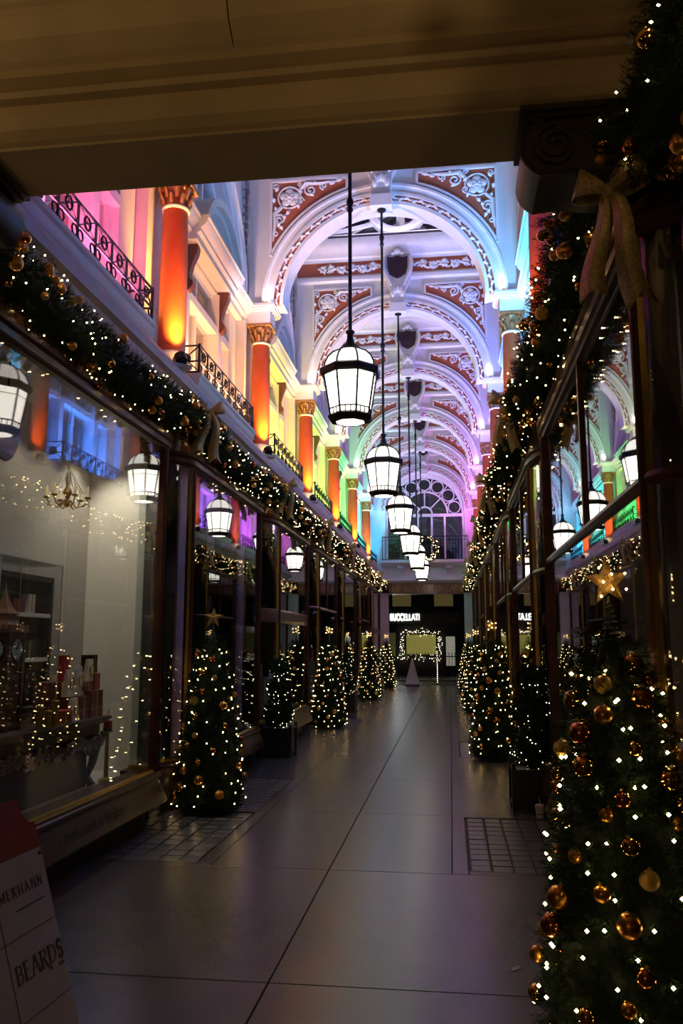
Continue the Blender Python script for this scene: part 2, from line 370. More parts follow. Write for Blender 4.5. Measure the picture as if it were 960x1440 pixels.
# ------------------------------------------------------------------ shopfront module (left-hand side, local to bay centre)
HB = BAY/2
GX = -1.66                           # glass plane of the shopfronts
def plan(near, far, flip, n=8):
    """near/far: (y where the flat glass ends, y reach of the curved corner); flip puts the near corner at +y"""
    P = []
    yn, rn = near; yf, rf_ = far; rx = .30
    for i in range(n+1):
        a = -PI/2 + PI/2*i/n
        P.append(lambda d, a=a: (GX-rx + (rx+d)*math.cos(a), -yn + (rn+d)*math.sin(a)))
    for i in range(n+1):
        a = PI/2*i/n
        P.append(lambda d, a=a: (GX-rx + (rx+d)*math.cos(a), yf + (rf_+d)*math.sin(a)))
    if flip: P = [(lambda d, q=q: (q(d)[0], -q(d)[1])) for q in P][::-1]
    return P
def front_meshes(near, far, flip):
    PL = plan(near, far, flip); D = {}; n = len(PL)//2
    y0, y1 = (-near[0], far[0]) if not flip else (-far[0], near[0])
    def sw(name, prof, mt, PL=PL): m = MB(); m.sweep(PL, prof); D[name] = m.mesh(name, M[mt])
    sw('toe_kick', [(-.10,0),(-.06,0),(-.06,.21),(-.10,.21)], 'dark')
    sw('stall_riser', [(-.06,.19),(.11,.19),(.115,.205),(.11,.215),(.03,.385),(-.06,.385)], 'riser')
    sw('sill', [(-.20,.385),(.05,.385),(.06,.40),(.055,.415),(.035,.42),(.03,.435),(-.20,.435)], 'riser')
    sw('brass_bead', [(-.02,.435),(.014,.435),(.010,.455),(-.02,.455)], 'brass')
    sw('head_rail', [(-.03,3.21),(.02,3.21),(.03,3.225),(.05,3.23),(.055,3.27),(.04,3.285),(.06,3.30),(.065,3.33),(-.03,3.33)], 'mahogany')
    sw('fascia_board', [(-.05,3.33),(.01,3.33),(.02,3.5),(.03,3.66),(.03,3.74),(-.05,3.74)], 'fascia')
    for nm, y in (('mullion_a', y0), ('mullion_b', y1)):
        m = MB(); w_ = .045; m.box(GX-.04, GX+.025, y-w_/2, y+w_/2, .435, 3.21); m.tube([(GX+.025, y, .435), (GX+.025, y, 3.21)], w_/2*.8, 8); D[nm] = m.mesh('mullion', M['mahogany'])
        sg_ = 1 if nm == 'mullion_a' else -1; yb = y - sg_*(w_/2+.007); D['bead_'+nm[-1]] = MB().box(GX-.012, GX+.016, yb-.008, yb+.008, .455, 3.21).mesh('brass_bead', M['brass'], smooth=False)
    D['corner_a'] = MB().sweep(PL[:n], [(-.004,.455),(.002,.455),(.002,3.21),(-.004,3.21)]).mesh('corner_pane', M['glass'])
    D['corner_b'] = MB().sweep(PL[n:], [(-.004,.455),(.002,.455),(.002,3.21),(-.004,3.21)]).mesh('corner_pane', M['glass'])
    def pane(a, b, z0, z1): return MB().box(GX-.004, GX+.002, a, b, z0, z1).mesh('glass_pane', M['glass'], smooth=False)
    e = .022; a, b = y0+e, y1-e; ym = (a*.55+b*.45) if not flip else (a*.45+b*.55)
    D['full'] = [pane(a, b, .455, 3.21)]
    D['transom_p'] = [pane(a, b, .455, 2.14), pane(a, ym-.02, 2.19, 3.21), pane(ym+.02, b, 2.19, 3.21)]
    D['mid_p'] = [pane(a, b, .455, 1.80), pane(a, b, 1.99, 3.21)]
    sw('transom', [(-.025,2.14),(.02,2.14),(.03,2.165),(.02,2.19),(-.025,2.19)], 'mahogany')
    sw('mid_panel', [(-.025,1.80),(.012,1.80),(.018,1.82),(.018,1.97),(.012,1.99),(-.025,1.99)], 'fascia')
    m = MB(); m.box(GX-.025, GX+.02, ym-.02, ym+.02, 2.19, 3.21); D['bar'] = m.mesh('glazing_bar', M['mahogany'])
    return D
FRONTS = {}
def shopfront(b, side, style):
    near = (1.97, .17) if b == 0 else (1.42, .30) if (b == 1 and side < 0) else (.98, .74)
    key = (near, side > 0)
    if key not in FRONTS: FRONTS[key] = front_meshes(near, (1.50, .22), side > 0)
    D = FRONTS[key]
    t = struct(num('window'), loc=(0, YC(b), 0), rz=0 if side < 0 else PI)
    for k in ('toe_kick', 'stall_riser', 'sill', 'brass_bead', 'head_rail', 'fascia_board'): obj(k, D[k], parent=t)
    for k in 'ab': obj('mullion', D['mullion_'+k], parent=t); obj('corner_pane', D['corner_'+k], parent=t); obj('brass_bead', D['bead_'+k], parent=t)
    if style == 'full':
        for me in D['full']: obj('glass_pane', me, parent=t)
    elif style == 'transom':
        for me in D['transom_p']: obj('glass_pane', me, parent=t)
        obj('transom', D['transom'], parent=t); obj('glazing_bar', D['bar'], parent=t)
    else:
        for me in D['mid_p']: obj('glass_pane', me, parent=t)
        obj('mid_panel', D['mid_panel'], parent=t)
    return t
LST = ['full', 'full', 'mid', 'transom', 'full', 'transom', 'mid']
RST = ['transom', 'transom', 'transom', 'full', 'transom', 'mid', 'transom']
SHOPL = [shopfront(b, -1, LST[b]) for b in range(NB)]
SHOPR = [shopfront(b, 1, RST[b]) for b in range(NB)]

# rooms behind the shop glass
def shop_room(b, side, wallmat, depth=2.75):
    t = struct('wall_shop_%s_%d' % ('left' if side < 0 else 'right', b+1), loc=(0, YC(b), 0), rz=0 if side < 0 else PI)
    m = MB(); m.box(-depth-.06, -depth, -HB+.02, HB-.02, 0, 3.45); obj('back_panel', m, wallmat, t)
    m = MB(); m.box(-depth, -1.86, HB-.08, HB-.04, .44, 3.4); m.box(-depth, -1.86, -HB+.04, -HB+.08, .44, 3.4); obj('partition', m, wallmat, t)
    m = MB(); m.box(-depth, -2.02, -HB+.1, HB-.1, .36, .40); obj('display_floor', m, wallmat, t)
    m = MB(); m.box(-depth, -1.86, -HB+.05, HB-.05, 3.40, 3.45); obj('shop_ceiling', m, wallmat, t)
    return t

# dark posts between the shops
def post_mesh():
    m = MB(); m.box(-2.25, -1.80, -.135, .135, 0, 3.72)
    m.box(-2.2, -1.77, -.15, .15, 0, .34); m.box(-2.2, -1.785, -.145, .145, .34, .37)
    m.tube([(-1.80, -.075, .37), (-1.80, -.075, 3.5)], .034, 8); m.tube([(-1.80, .075, .37), (-1.80, .075, 3.5)], .034, 8)
    m.tube([(-1.795, 0, .37), (-1.795, 0, 3.5)], .03, 8)
    return m.mesh('post', M['postblack'])
PM = post_mesh()
m = MB(); m.prism_y([(-1.80,3.72),(-1.60,3.72),(-1.60,3.66),(-1.64,3.60),(-1.74,3.50),(-1.76,3.40),(-1.80,3.38)], -.12, .12); m.box(-1.9,-1.76,-.15,.15,3.36,3.40)
PB = m.mesh('post_bracket', M['mahogany'])
for k in range(-1, 7):
    for sx in (-1, 1):
        if k == -1: y = 3.08
        else: y = N(k)
        if k == 6: y -= .16
        t = struct(num('trim'), loc=(0, y, 0), rz=0 if sx < 0 else PI)
        obj('post', PM, parent=t); obj('post_bracket', PB, parent=t)

# ------------------------------------------------------------------ upper walls: one module per bay (left-hand, local)
XW = -2.05
def arch_strip(m, R, zc, half, top, f, g, n=28):
    """wall with an arched opening of radius R centred at (0, zc); f/g map (a, z) to front/back"""
    pts = [(R*math.cos(PI - PI*i/n), zc + R*math.sin(PI*i/n)) for i in range(n+1)]
    o = []
    base = len(m.v)
    A = [(-half, zc)] + pts + [(half, zc)]
    B = [(-half, top)] + [(p[0], top) for p in pts] + [(half, top)]
    vs = [f(*p) for p in A] + [f(*p) for p in B] + [g(*p) for p in A] + [g(*p) for p in B]
    L = len(A); fs = []
    for i in range(L-1):
        fs += [(i, i+1, L+i+1, L+i), (2*L+i+1, 2*L+i, 3*L+i, 3*L+i+1), (i+1, i, 2*L+i, 2*L+i+1), (L+i, L+i+1, 3*L+i+1, 3*L+i)]
    fs += [(0, L, 3*L, 2*L), (L-1, 3*L-1, 4*L-1, 2*L-1)]
    m.add(vs, fs)
def ring(m, R0, R1, zc, a0, a1, f, g, n=28):
    pts = [(math.cos(a0+(a1-a0)*i/n), math.sin(a0+(a1-a0)*i/n)) for i in range(n+1)]
    L = n+1; vs = []
    for h in (f, g):
        for R in (R0, R1): vs += [h(R*c, zc+R*s) for c, s in pts]
    fs = []
    for i in range(n):
        fs += [(i, i+1, L+i+1, L+i), (2*L+i+1, 2*L+i, 3*L+i, 3*L+i+1), (i+1, i, 2*L+i, 2*L+i+1), (L+i, L+i+1, 3*L+i+1, 3*L+i)]
    fs += [(0, L, 3*L, 2*L), (n, 2*L+n, 3*L+n, L+n)]
    m.add(vs, fs)
fx = lambda x: (lambda a, z: (x, a, z))
WP = {}
m = MB()   # lower wall with the opening for the three-light window
m.box(XW-.25, XW, -HB, -1.2, 4.05, 6.0); m.box(XW-.25, XW, 1.2, HB, 4.05, 6.0); m.box(XW-.25, XW, -1.2, 1.2, 4.05, 4.32); m.box(XW-.25, XW, -1.2, 1.2, 5.93, 6.0)
WP['wall_panel'] = m.mesh('wall_panel', M['plaster'], smooth=False)
m = MB(); m.prism_y([(XW-.1,5.98),(-1.97,5.98),(-1.97,6.05),(-1.93,6.07),(-1.93,6.11),(-1.90,6.13),(-1.86,6.17),(-1.85,6.21),(-1.83,6.22),(-1.83,6.25),(XW-.1,6.27)], -HB+.001, HB-.001)
m.prism_y([(XW,5.975),(-1.88,5.975),(-1.88,6.05),(-1.84,6.07),(-1.84,6.11),(-1.81,6.13),(-1.77,6.17),(-1.76,6.21),(-1.74,6.22),(-1.74,6.255),(XW,6.275)], -.82, .82)
WP['entablature'] = m.mesh('entablature', M['plaster'])
m = MB(); R = (.82**2+.52**2)/(2*.52); zc = 6.26+.52-R; a = math.asin(.82/R)
ring(m, R-.09, R, zc, PI/2-a, PI/2+a, fx(XW), fx(-1.76)); ring(m, R-.17, R-.09, zc, PI/2-a*.93, PI/2+a*.93, fx(XW), fx(-1.83))
WP['pediment'] = m.mesh('pediment', M['plaster'])
m = MB(); pp = [((R-.1)*math.cos(PI/2+a-2*a*i/16), max(6.26, zc+(R-.1)*math.sin(PI/2+a-2*a*i/16))) for i in range(17)]
m.prism_x(pp, XW, -1.93); WP['tympanum'] = m.mesh('tympanum', M['plaster'])
m = MB()   # scroll consoles beside the window
m.prism_y([(XW,5.97),(-1.91,5.97),(-1.90,5.93),(-1.915,5.86),(-1.96,5.76),(-1.995,5.63),(-1.985,5.56),(-1.955,5.535),(-1.95,5.49),(-1.975,5.455),(-2.0,5.43),(XW,5.42)], -.05, .05)
WP['console'] = m.mesh('console', M['console'])
m = MB(); arch_strip(m, 1.45, 6.25, HB, 9.12, fx(XW), fx(XW-.25)); WP['wall_arch'] = m.mesh('wall_arch', M['plaster'])
m = MB(); ring(m, 1.45, 1.53, 6.27, 0, PI, fx(XW-.02), fx(XW+.05)); ring(m, 1.53, 1.66, 6.27, 0, PI, fx(XW-.02), fx(XW+.09)); ring(m, 1.66, 1.70, 6.27, 0, PI, fx(XW-.02), fx(XW+.12))
WP['archivolt'] = m.mesh('archivolt', M['ornament'])
m = MB(); m.prism_y([(XW-.05,8.30),(XW+.03,8.30),(XW+.03,8.72),(XW+.08,8.75),(XW+.10,8.86),(XW+.18,8.92),(XW+.20,9.02),(XW+.20,9.1),(XW-.05,9.12)], -HB+.001, HB-.001)
WP['eaves_cornice'] = m.mesh('eaves_cornice', M['ornament'])
m = MB()   # leafy band up the wall beside the arch
for i in range(14):
    for sy in (-1, 1): m.sphere((XW+.02, sy*1.78, 6.4+i*.135), .055, 6, 4, .5, .8, 1.1)
WP['leaf_band'] = m.mesh('leaf_band', M['ornament'])
m = MB(); m.box(XW, -1.93, -.30, -.19, 4.1, 5.98); m.box(XW, -1.93, .19, .30, 4.1, 5.98); m.box(XW, -1.97, -.19, .19, 4.1, 5.98)
WP['pilaster'] = m.mesh('pilaster', M['plaster'], smooth=False)
# three-light window
WN = {}
m = MB(); xw = XW-.12
for y in (-1.17, 1.17): m.box(xw-.05, xw+.05, y-.035, y+.035, 4.32, 5.93)
for y in (-.66, .66): m.box(xw-.05, XW+.03, y-.075, y+.075, 4.32, 5.93)
m.box(xw-.05, xw+.05, -1.2, 1.2, 5.86, 5.93); m.box(xw-.05, xw+.06, -1.2, 1.2, 4.32, 4.40); m.box(xw-.05, XW+.01, -1.2, 1.2, 5.40, 5.50)
WN['window_frame'] = m.mesh('window_frame', M['ornament'], smooth=False)
m = MB(); m.box(xw-.03, xw+.035, -.03, .03, 4.4, 5.86); WN['mullion'] = m.mesh('mullion', M['ornament'], smooth=False)
m = MB(); m.box(XW-.02, XW+.05, -1.26, 1.26, 4.27, 4.33); WN['window_sill'] = m.mesh('window_sill', M['ornament'], smooth=False)
def upane(y0, y1, z0, z1):
    m = MB(); m.box(xw-.006, xw, y0, y1, z0, z1); return m.mesh('pane', M['glass'], smooth=False)
UP = [upane(a, b, z0, z1) for a, b in ((-1.13,-.74), (-.58,-.03), (.03,.58), (.74,1.13)) for z0, z1 in ((4.4,5.4), (5.5,5.86))]
m = MB(); m.box(XW-.55, XW-.5, -1.3, 1.3, 4.2, 6.0); WN['blind'] = m.mesh('blind', mat('window_blind', (.34,.30,.25), .7, var=.05), smooth=False)
# lunette
m = MB(); xl = XW-.16
ring(m, 1.38, 1.46, 6.26, 0, PI, fx(xl-.04), fx(xl+.04))
m.box(xl-.04, xl+.05, -1.45, 1.45, 6.26, 6.36)
for y in (-.8, -.27, .27, .8): m.box(xl-.03, xl+.03, y-.025, y+.025, 6.3, 6.26+math.sqrt(1.4**2-y*y))
m.box(xl-.03, xl+.03, -1.2, 1.2, 6.93, 6.98)
WN['lunette_frame'] = m.mesh('lunette_frame', M['ornament'], smooth=False)
m = MB(); m.prism_x([(1.4*math.cos(PI*i/24), 6.27+1.4*math.sin(PI*i/24)) for i in range(25)], xl-.012, xl-.006); WN['lunette_pane'] = m.mesh('lunette_pane', M['glass'], smooth=False)

for sx, nm in ((-1, 'left'), (1, 'right')):
    wl = struct('wall_' + nm, MB().box(*sorted((sx*2.9, sx*3.0)), 3.5, YEND+.3, 3.4, 9.3), M['dark'])
    for b in range(NB):
        r = 0 if sx < 0 else PI
        for k in ('wall_panel', 'entablature', 'pediment', 'tympanum', 'wall_arch', 'archivolt', 'eaves_cornice', 'leaf_band'):
            obj(k, WP[k], parent=wl, loc=(0, YC(b), 0), rz=r)
        for y in (-.66, .66): obj('console', WP['console'], parent=wl, loc=(0, YC(b)+y, 0), rz=r)
        win = struct(num('window'), loc=(0, YC(b), 0), rz=r)
        for k in ('window_frame', 'mullion', 'window_sill', 'blind'): obj(k, WN[k], parent=win)
        for u in UP: obj('pane', u, parent=win)
        lun = struct(num('window'), loc=(0, YC(b), 0), rz=r)
        for k in ('lunette_frame', 'lunette_pane'): obj(k, WN[k], parent=lun)
    for k in range(0, 7): obj('pilaster', WP['pilaster'], parent=wl, loc=(0, N(k) if k < 6 else N(k)-.35, 0), rz=0 if sx < 0 else PI)

# ------------------------------------------------------------------ glazed roof
rf = struct('ceiling', MB().box(-.06, .06, 3.6, YEND+.2, 10.30, 10.42), M['ornament'])
for sx in (-1, 1):
    m = MB(); m.box(*sorted((sx*1.95, sx*2.6)), 3.6, YEND+.2, 9.10, 9.22); obj('wall_plate', m, M['ornament'], rf)
    mg = MB(); mg.add([(sx*.05, 3.6, 10.40), (sx*.05, YEND+.2, 10.40), (sx*2.4, YEND+.2, 9.22), (sx*2.4, 3.6, 9.22)], [(0,1,2,3)]); obj('roof_glass', mg, M['nightglass'], rf, smooth=False)
m = MB(); m.bar((0, 0, 10.34), (-2.4, 0, 9.17), .05, .09, up=(0,1,0)); m.bar((0, 0, 10.34), (2.4, 0, 9.17), .05, .09, up=(0,1,0)); RB = m.mesh('rafter', M['ornament'], smooth=False)
yy = 3.9
while yy < YEND:
    obj('rafter', RB, parent=rf, loc=(0, yy, 0)); yy += .625
#==OBJECTS==
# ------------------------------------------------------------------ columns
CM = {}
m = MB(); m.lathe([(.16,4.09),(.16,4.17),(.15,4.18),(.155,4.20),(.145,4.225),(.138,4.235)], 20); CM['base'] = m.mesh('base', M['ornament'])
m = MB(); m.lathe([(.132,4.23),(.134,4.6),(.130,5.2),(.118,5.70)], 24); CM['shaft'] = m.mesh('shaft', M['colred'])
m = MB(); m.lathe([(.118,5.69),(.135,5.695),(.138,5.71),(.13,5.725),(.12,5.73)], 24); CM['collar'] = m.mesh('collar', M['ornament'])
m = MB(); m.lathe([(.115,5.73),(.118,5.80),(.13,5.88),(.155,5.93)], 16)
for ringi, (nn, z0, r0, h) in enumerate(((8, 5.74, .115, .09), (8, 5.80, .118, .11))):
    for i in range(nn):
        a = 2*PI*(i+.5*ringi)/nn; c, s_ = math.cos(a), math.sin(a)
        m.tube([(r0*c, r0*s_, z0), ((r0+.022)*c, (r0+.022)*s_, z0+h*.6), ((r0+.05)*c, (r0+.05)*s_, z0+h), ((r0+.055)*c, (r0+.055)*s_, z0+h-.02)], [.028,.03,.022,.008], 5, flat=.7)
for i in range(4):
    a = PI/4 + PI/2*i; c, s_ = math.cos(a), math.sin(a)
    m.tube([(.15*c + .035*math.cos(t)*c, .15*s_ + .035*math.cos(t)*s_, 5.905 + .035*math.sin(t)) for t in [PI*2*j/10 for j in range(10)]], .013, 5, close=True)
m.box(-.175, .175, -.175, .175, 5.945, 5.98)
CM['capital'] = m.mesh('capital', M['gilt'])
m = MB(); m.box(-.19, .16, -.17, .17, 5.98, 6.16); m.box(-.21, .19, -.20, .20, 6.16, 6.185); m.box(-.23, .22, -.23, .23, 6.185, 6.215); m.box(-.24, .235, -.245, .245, 6.215, 6.25)
CM['impost_block'] = m.mesh('impost_block', M['plaster'], smooth=False)
CX = 1.76
for sx, cols in ((-1, LCOL), (1, RCOL)):
    for k in range(0, 6):
        t = thing('column', 'red column with leafy capital standing between the %s lit and the %s lit windows' % (cols[k][0], cols[k+1][0]), 'column', (sx*CX, N(k), 0), 0 if sx < 0 else PI)
        for p in ('base', 'shaft', 'collar', 'capital', 'impost_block'): obj(p, CM[p], parent=t)

# ------------------------------------------------------------------ cross arches with scrollwork
RA, ZA = 1.43, 6.25
fy = lambda y: (lambda a, z: (a, y, z))
AM = {}
m = MB(); arch_strip(m, RA, ZA, 1.92, 9.12, fy(-.16), fy(.16), 40)
AM['arch_wall'] = m.mesh('arch_wall', M['plaster'])
m = MB()
ring(m, RA-.015, RA+.035, ZA, 0, PI, fy(-.18), fy(.18), 40); ring(m, RA+.115, RA+.16, ZA, 0, PI, fy(-.205), fy(-.1), 40)
ring(m, RA+.16, RA+.25, ZA, 0, PI, fy(-.185), fy(-.1), 40); ring(m, RA+.25, RA+.285, ZA, 0, PI, fy(-.215), fy(-.1), 40)
AM['archivolt'] = m.mesh('archivolt', M['ornament'])
m = MB(); ring(m, RA+.035, RA+.115, ZA, 0, PI, fy(-.167), fy(-.1), 40); AM['red_band'] = m.mesh('red_band', M['terra'])
m = MB()
for i in range(46):
    a = PI*(i+.5)/46; c, s_ = math.cos(a), math.sin(a); r = RA+.075
    tx, tz = -s_, c; q = 1 if i % 2 else -1
    m.tube([(r*c - tx*.05 - c*.012*q, -.172, ZA+r*s_ - tz*.05 - s_*.012*q), (r*c + c*.02*q, -.185, ZA+r*s_ + s_*.02*q), (r*c + tx*.05 - c*.006*q, -.172, ZA+r*s_ + tz*.05 - s_*.006*q)], [.012,.026,.010], 5)
AM['leaf_moulding'] = m.mesh('leaf_moulding', M['ornament'])
# spandrels
RS = RA + .33; XS0, XS1, ZT = .50, 1.60, 8.12
arc = [(x, ZA + math.sqrt(max(0, RS*RS - x*x))) for x in [XS0 + (XS1-XS0)*i/16 for i in range(17)]]
for sx, nm in ((-1, 'L'), (1, 'R')):
    poly = [(sx*x, z) for x, z in arc] + [(sx*XS1, ZT), (sx*XS0, ZT)]
    m = MB(); m.prism_y(poly, -.168, -.1); AM['spandrel_panel'+nm] = m.mesh('spandrel_panel', M['terra'], smooth=False)
    m = MB(); P3 = [(x, -.175, z) for x, z in poly]
    for i in range(len(P3)): m.bar(P3[i], P3[(i+1) % len(P3)], .035, .05, up=(0,1,0))
    AM['panel_frame'+nm] = m.mesh('panel_frame', M['ornament'], smooth=False)
    m = MB(); cx, cz = sx*1.335, 7.86; R = .165
    m.tube([(cx+R*math.cos(2*PI*i/22), -.18, cz+R*math.sin(2*PI*i/22)) for i in range(22)], .014, 6, close=True)
    for i in range(5):
        a = PI/2 + 2*PI*i/5
        m.sphere((cx+.085*math.cos(a), -.18, cz+.085*math.sin(a)), .062, 8, 6, 1, .45, 1)
        m.sphere((cx+.045*math.cos(a+PI/5), -.195, cz+.045*math.sin(a+PI/5)), .035, 8, 6, 1, .5, 1)
    m.sphere((cx, -.205, cz), .03, 8, 6, 1, .6, 1); AM['rosette'+nm] = m.mesh('rosette', M['ornament'])
    m = MB()
    def spi(cx, cz, r0, turns, d, ph, n=22): return [(cx + r0*(1-.85*i/n)*math.cos(ph+d*2*PI*turns*i/n), -.182, cz + r0*(1-.85*i/n)*math.sin(ph+d*2*PI*turns*i/n)) for i in range(n+1)]
    m.tube(spi(sx*1.03, 7.955, .095, 1.6, -sx, PI/2), .016, 5); m.tube(spi(sx*.84, 8.01, .06, 1.5, sx, -PI/2), .013, 5)
    m.tube(spi(sx*1.475, 7.53, .085, 1.6, sx, 0 if sx > 0 else PI), .016, 5); m.tube(spi(sx*1.53, 7.32, .05, 1.4, -sx, PI/2), .012, 5)
    m.tube([(sx*1.20, -.18, 7.95), (sx*1.1, -.185, 8.06), (sx*.98, -.185, 8.05), (sx*.86, -.185, 8.05), (sx*.72, -.182, 8.07), (sx*.6, -.18, 8.06)], [.026,.034,.028,.024,.016,.008], 5)
    m.tube([(sx*1.45, -.18, 7.72), (sx*1.55, -.185, 7.62), (sx*1.545, -.185, 7.48), (sx*1.56, -.185, 7.3), (sx*1.57, -.18, 7.2)], [.026,.034,.028,.018,.008], 5)
    m.tube(spi(sx*.70, 8.055, .035, 1.3, -sx, PI/2), .011, 5); m.tube(spi(sx*1.18, 8.06, .04, 1.3, sx, 0), .012, 5); m.tube(spi(sx*1.54, 8.04, .045, 1.3, -sx, 0), .013, 5); m.tube(spi(sx*1.18, 7.80, .06, 1.4, -sx, 0), .013, 5)
    for (lx, lz, la) in ((1.05,7.90,3.6),(1.22,7.76,4.4),(1.33,7.66,5.4),(1.56,7.80,1.4),(1.54,7.97,2.2),(.65,8.08,3.1),(1.40,7.60,4.9),(1.47,7.44,4.2),(1.15,7.93,.6),(.93,8.06,.2),(.75,8.03,2.8),(1.52,7.66,1.2),(1.5,7.42,1.9)):
        m.tube([(sx*lx, -.18, lz), (sx*(lx+.04*math.cos(la)), -.19, lz+.04*math.sin(la)), (sx*(lx+.085*math.cos(la)), -.18, lz+.085*math.sin(la))], [.014,.030,.006], 5)
    AM['scroll'+nm] = m.mesh('scroll', M['ornament'])
# frieze and crowning cornice
m = MB(); m.box(-1.92, 1.92, -.172, -.1, 8.38, 8.66); AM['frieze'] = m.mesh('frieze', M['terra'], smooth=False)
m = MB()
m.prism_x([(-.1,8.24),(-.20,8.24),(-.23,8.27),(-.23,8.33),(-.20,8.36),(-.18,8.385),(-.1,8.385)], -1.92, 1.92)
m.prism_x([(-.1,8.655),(-.19,8.655),(-.20,8.70),(-.24,8.72),(-.26,8.82),(-.32,8.88),(-.35,8.98),(-.35,9.06),(-.1,9.10)], -1.92, 1.92)
AM['frieze_cornice'] = m.mesh('frieze_cornice', M['ornament'])
m = MB()
for sx in (-1, 1):
    # running acanthus: an undulating stem with alternating spirals and leaves
    stem = [(sx*(.30+.055*i), -.19, 8.50 + .06*math.sin(i*.95)) for i in range(22)]
    m.tube(stem, [.03-.0010*i for i in range(22)], 5)
    for j, (x, z, r0, d) in enumerate(((.46,8.53,.085,1),(.66,8.50,.09,-1),(.86,8.52,.085,1),(1.06,8.50,.08,-1),(1.26,8.53,.065,1),(1.42,8.52,.05,-1))):
        m.tube([(sx*(x + r0*(1-.85*i/18)*math.cos(d*2*PI*1.5*i/18)), -.188, z + r0*(1-.85*i/18)*math.sin(d*2*PI*1.5*i/18)) for i in range(19)], .018, 5)
        for q in range(6):
            la = .4 + q*1.05 + j; L = .10 if q % 2 else .075
            m.tube([(sx*x, -.18, z), (sx*(x+L*.55*math.cos(la)), -.20, z+L*.55*math.sin(la)), (sx*(x+L*1.1*math.cos(la)), -.18, min(8.64, max(8.40, z+L*1.1*math.sin(la))))], [.014,.032,.006], 5)
AM['frieze_scroll'] = m.mesh('frieze_scroll', M['ornament'])
# keystone
m = MB()
def frus(w0, w1, z0, z1, d0, d1, yb=-.1):
    m.add([(-w0,yb,z0),(w0,yb,z0),(w0,-d0,z0),(-w0,-d0,z0),(-w1,yb,z1),(w1,yb,z1),(w1,-d1,z1),(-w1,-d1,z1)], [(0,1,2,3),(7,6,5,4),(0,4,5,1),(1,5,6,2),(2,6,7,3),(3,7,4,0)])
frus(.15, .15, 7.53, 7.70, .40, .40); frus(.13, .15, 7.70, 8.0, .38, .34); frus(.15, .25, 8.0, 8.28, .34, .30); frus(.25, .25, 8.28, 8.66, .29, .30)
for i in range(5):
    a = PI*(i+.5)/5; m.sphere((.09*math.cos(a), -.36, 7.86+.12*math.sin(a)), .06, 7, 5, .7, .5, 1.3)
for sx in (-1, 1): m.tube([(sx*.24, -.31, 8.64), (sx*.27, -.33, 8.5), (sx*.24, -.34, 8.33), (sx*.17, -.36, 8.18), (sx*.12, -.37, 8.05)], [.03,.04,.04,.035,.02], 6)
m.sphere((0, -.31, 8.74), .085, 8, 6, 1, .6, 1); m.sphere((-.08, -.31, 8.70), .05, 8, 6); m.sphere((.08, -.31, 8.70), .05, 8, 6)
AM['keystone'] = m.mesh('keystone', M['ornament'])
m = MB(); sh = [(-.19,8.62),(-.10,8.60),(0,8.63),(.10,8.60),(.19,8.62),(.185,8.42),(.15,8.30),(.08,8.24),(0,8.20),(-.08,8.24),(-.15,8.30),(-.185,8.42)]
m.prism_y(sh, -.36, -.29); AM['shield'] = m.mesh('shield', mat('dark_shield', (.035,.014,.022), .35, var=.3))
# gable ring over the arch
m = MB()
m.box(-2.3, 2.3, -.12, .12, 9.12, 9.24)
AM['tie_beam'] = m.mesh('tie_beam', M['plaster'], smooth=False)
m = MB(); ring(m, .46, .60, 9.83, 0, 2*PI, fy(-.10), fy(.10), 36); ring(m, .49, .57, 9.83, 0, 2*PI, fy(-.13), fy(.13), 36); AM['roof_ring'] = m.mesh('roof_ring', M['ornament'])
m = MB()
for sx in (-1, 1):
    m.bar((sx*.02, 0, 10.28), (sx*2.35, 0, 9.12), .14, .16, up=(0,1,0)); m.bar((sx*.4, 0, 9.5), (sx*1.75, 0, 9.24), .07, .06, up=(0,1,0))
m.bar((0, 0, 9.36), (0, 0, 10.3), .05, .05)
m.bar((0, 0, 9.85), (.42, 0, 9.62), .04, .04); m.bar((0, 0, 9.85), (-.42, 0, 9.62), .04, .04)
AM['gable_truss'] = m.mesh('gable_truss', M['ornament'], smooth=False)
for k in range(0, 7):
    q = 6 - k
    o = ['against the fan window wall', 'next before the fan window', 'second before the fan window', 'third before the fan window', 'fourth before the fan window', 'fifth before the fan window', 'sixth before the fan window, over the entrance lantern'][q]
    t = thing('plaster_arch', 'white round arch with red scrollwork panels, ' + o, 'arch', (0, N(k) if k < 6 else N(k)-.17, 0))
    for p in ('arch_wall', 'archivolt', 'red_band', 'leaf_moulding', 'frieze', 'frieze_cornice', 'tie_beam', 'roof_ring', 'gable_truss'): obj(p, AM[p], parent=t)
    obj('frieze_scroll', AM['frieze_scroll'], parent=t)
    ks = obj('keystone', AM['keystone'], parent=t); obj('shield', AM['shield'], parent=ks)
    for nm in 'LR':
        sp = obj('spandrel_panel', AM['spandrel_panel'+nm], parent=t)
        obj('panel_frame', AM['panel_frame'+nm], parent=sp); obj('rosette', AM['rosette'+nm], parent=sp); obj('scroll', AM['scroll'+nm], parent=sp)

# slim light bars on the arch cornices, lighting the gable rings
m = MB(); m.box(-1.3,1.3,-.03,.03,0,.02); m.box(-1.32,1.32,-.036,-.028,0,.035); m.box(-1.32,1.32,.028,.036,0,.035); CBM = m.mesh('case', mat('grey_case', (.2,.2,.2), .5), smooth=False)
for k in range(1, 7):
    t = thing('cornice_light_bar', 'slim light bar on top of the arch cornice, %s' % ['', 'fifth before the fan window', 'fourth before the fan window', 'third before the fan window', 'second before the fan window', 'next before the fan window', 'against the fan window wall'][k], 'light bar', (0, (N(k) if k < 6 else N(k)-.17)-.27, 9.092))
    obj('case', CBM, parent=t)
    l = light('gable_wash', 'AREA', (0,0,.024), 16, (.62,.58,1.0), 2.5, size_y=.05, rot=(PI-math.radians(20), 0, 0)); l.parent = t

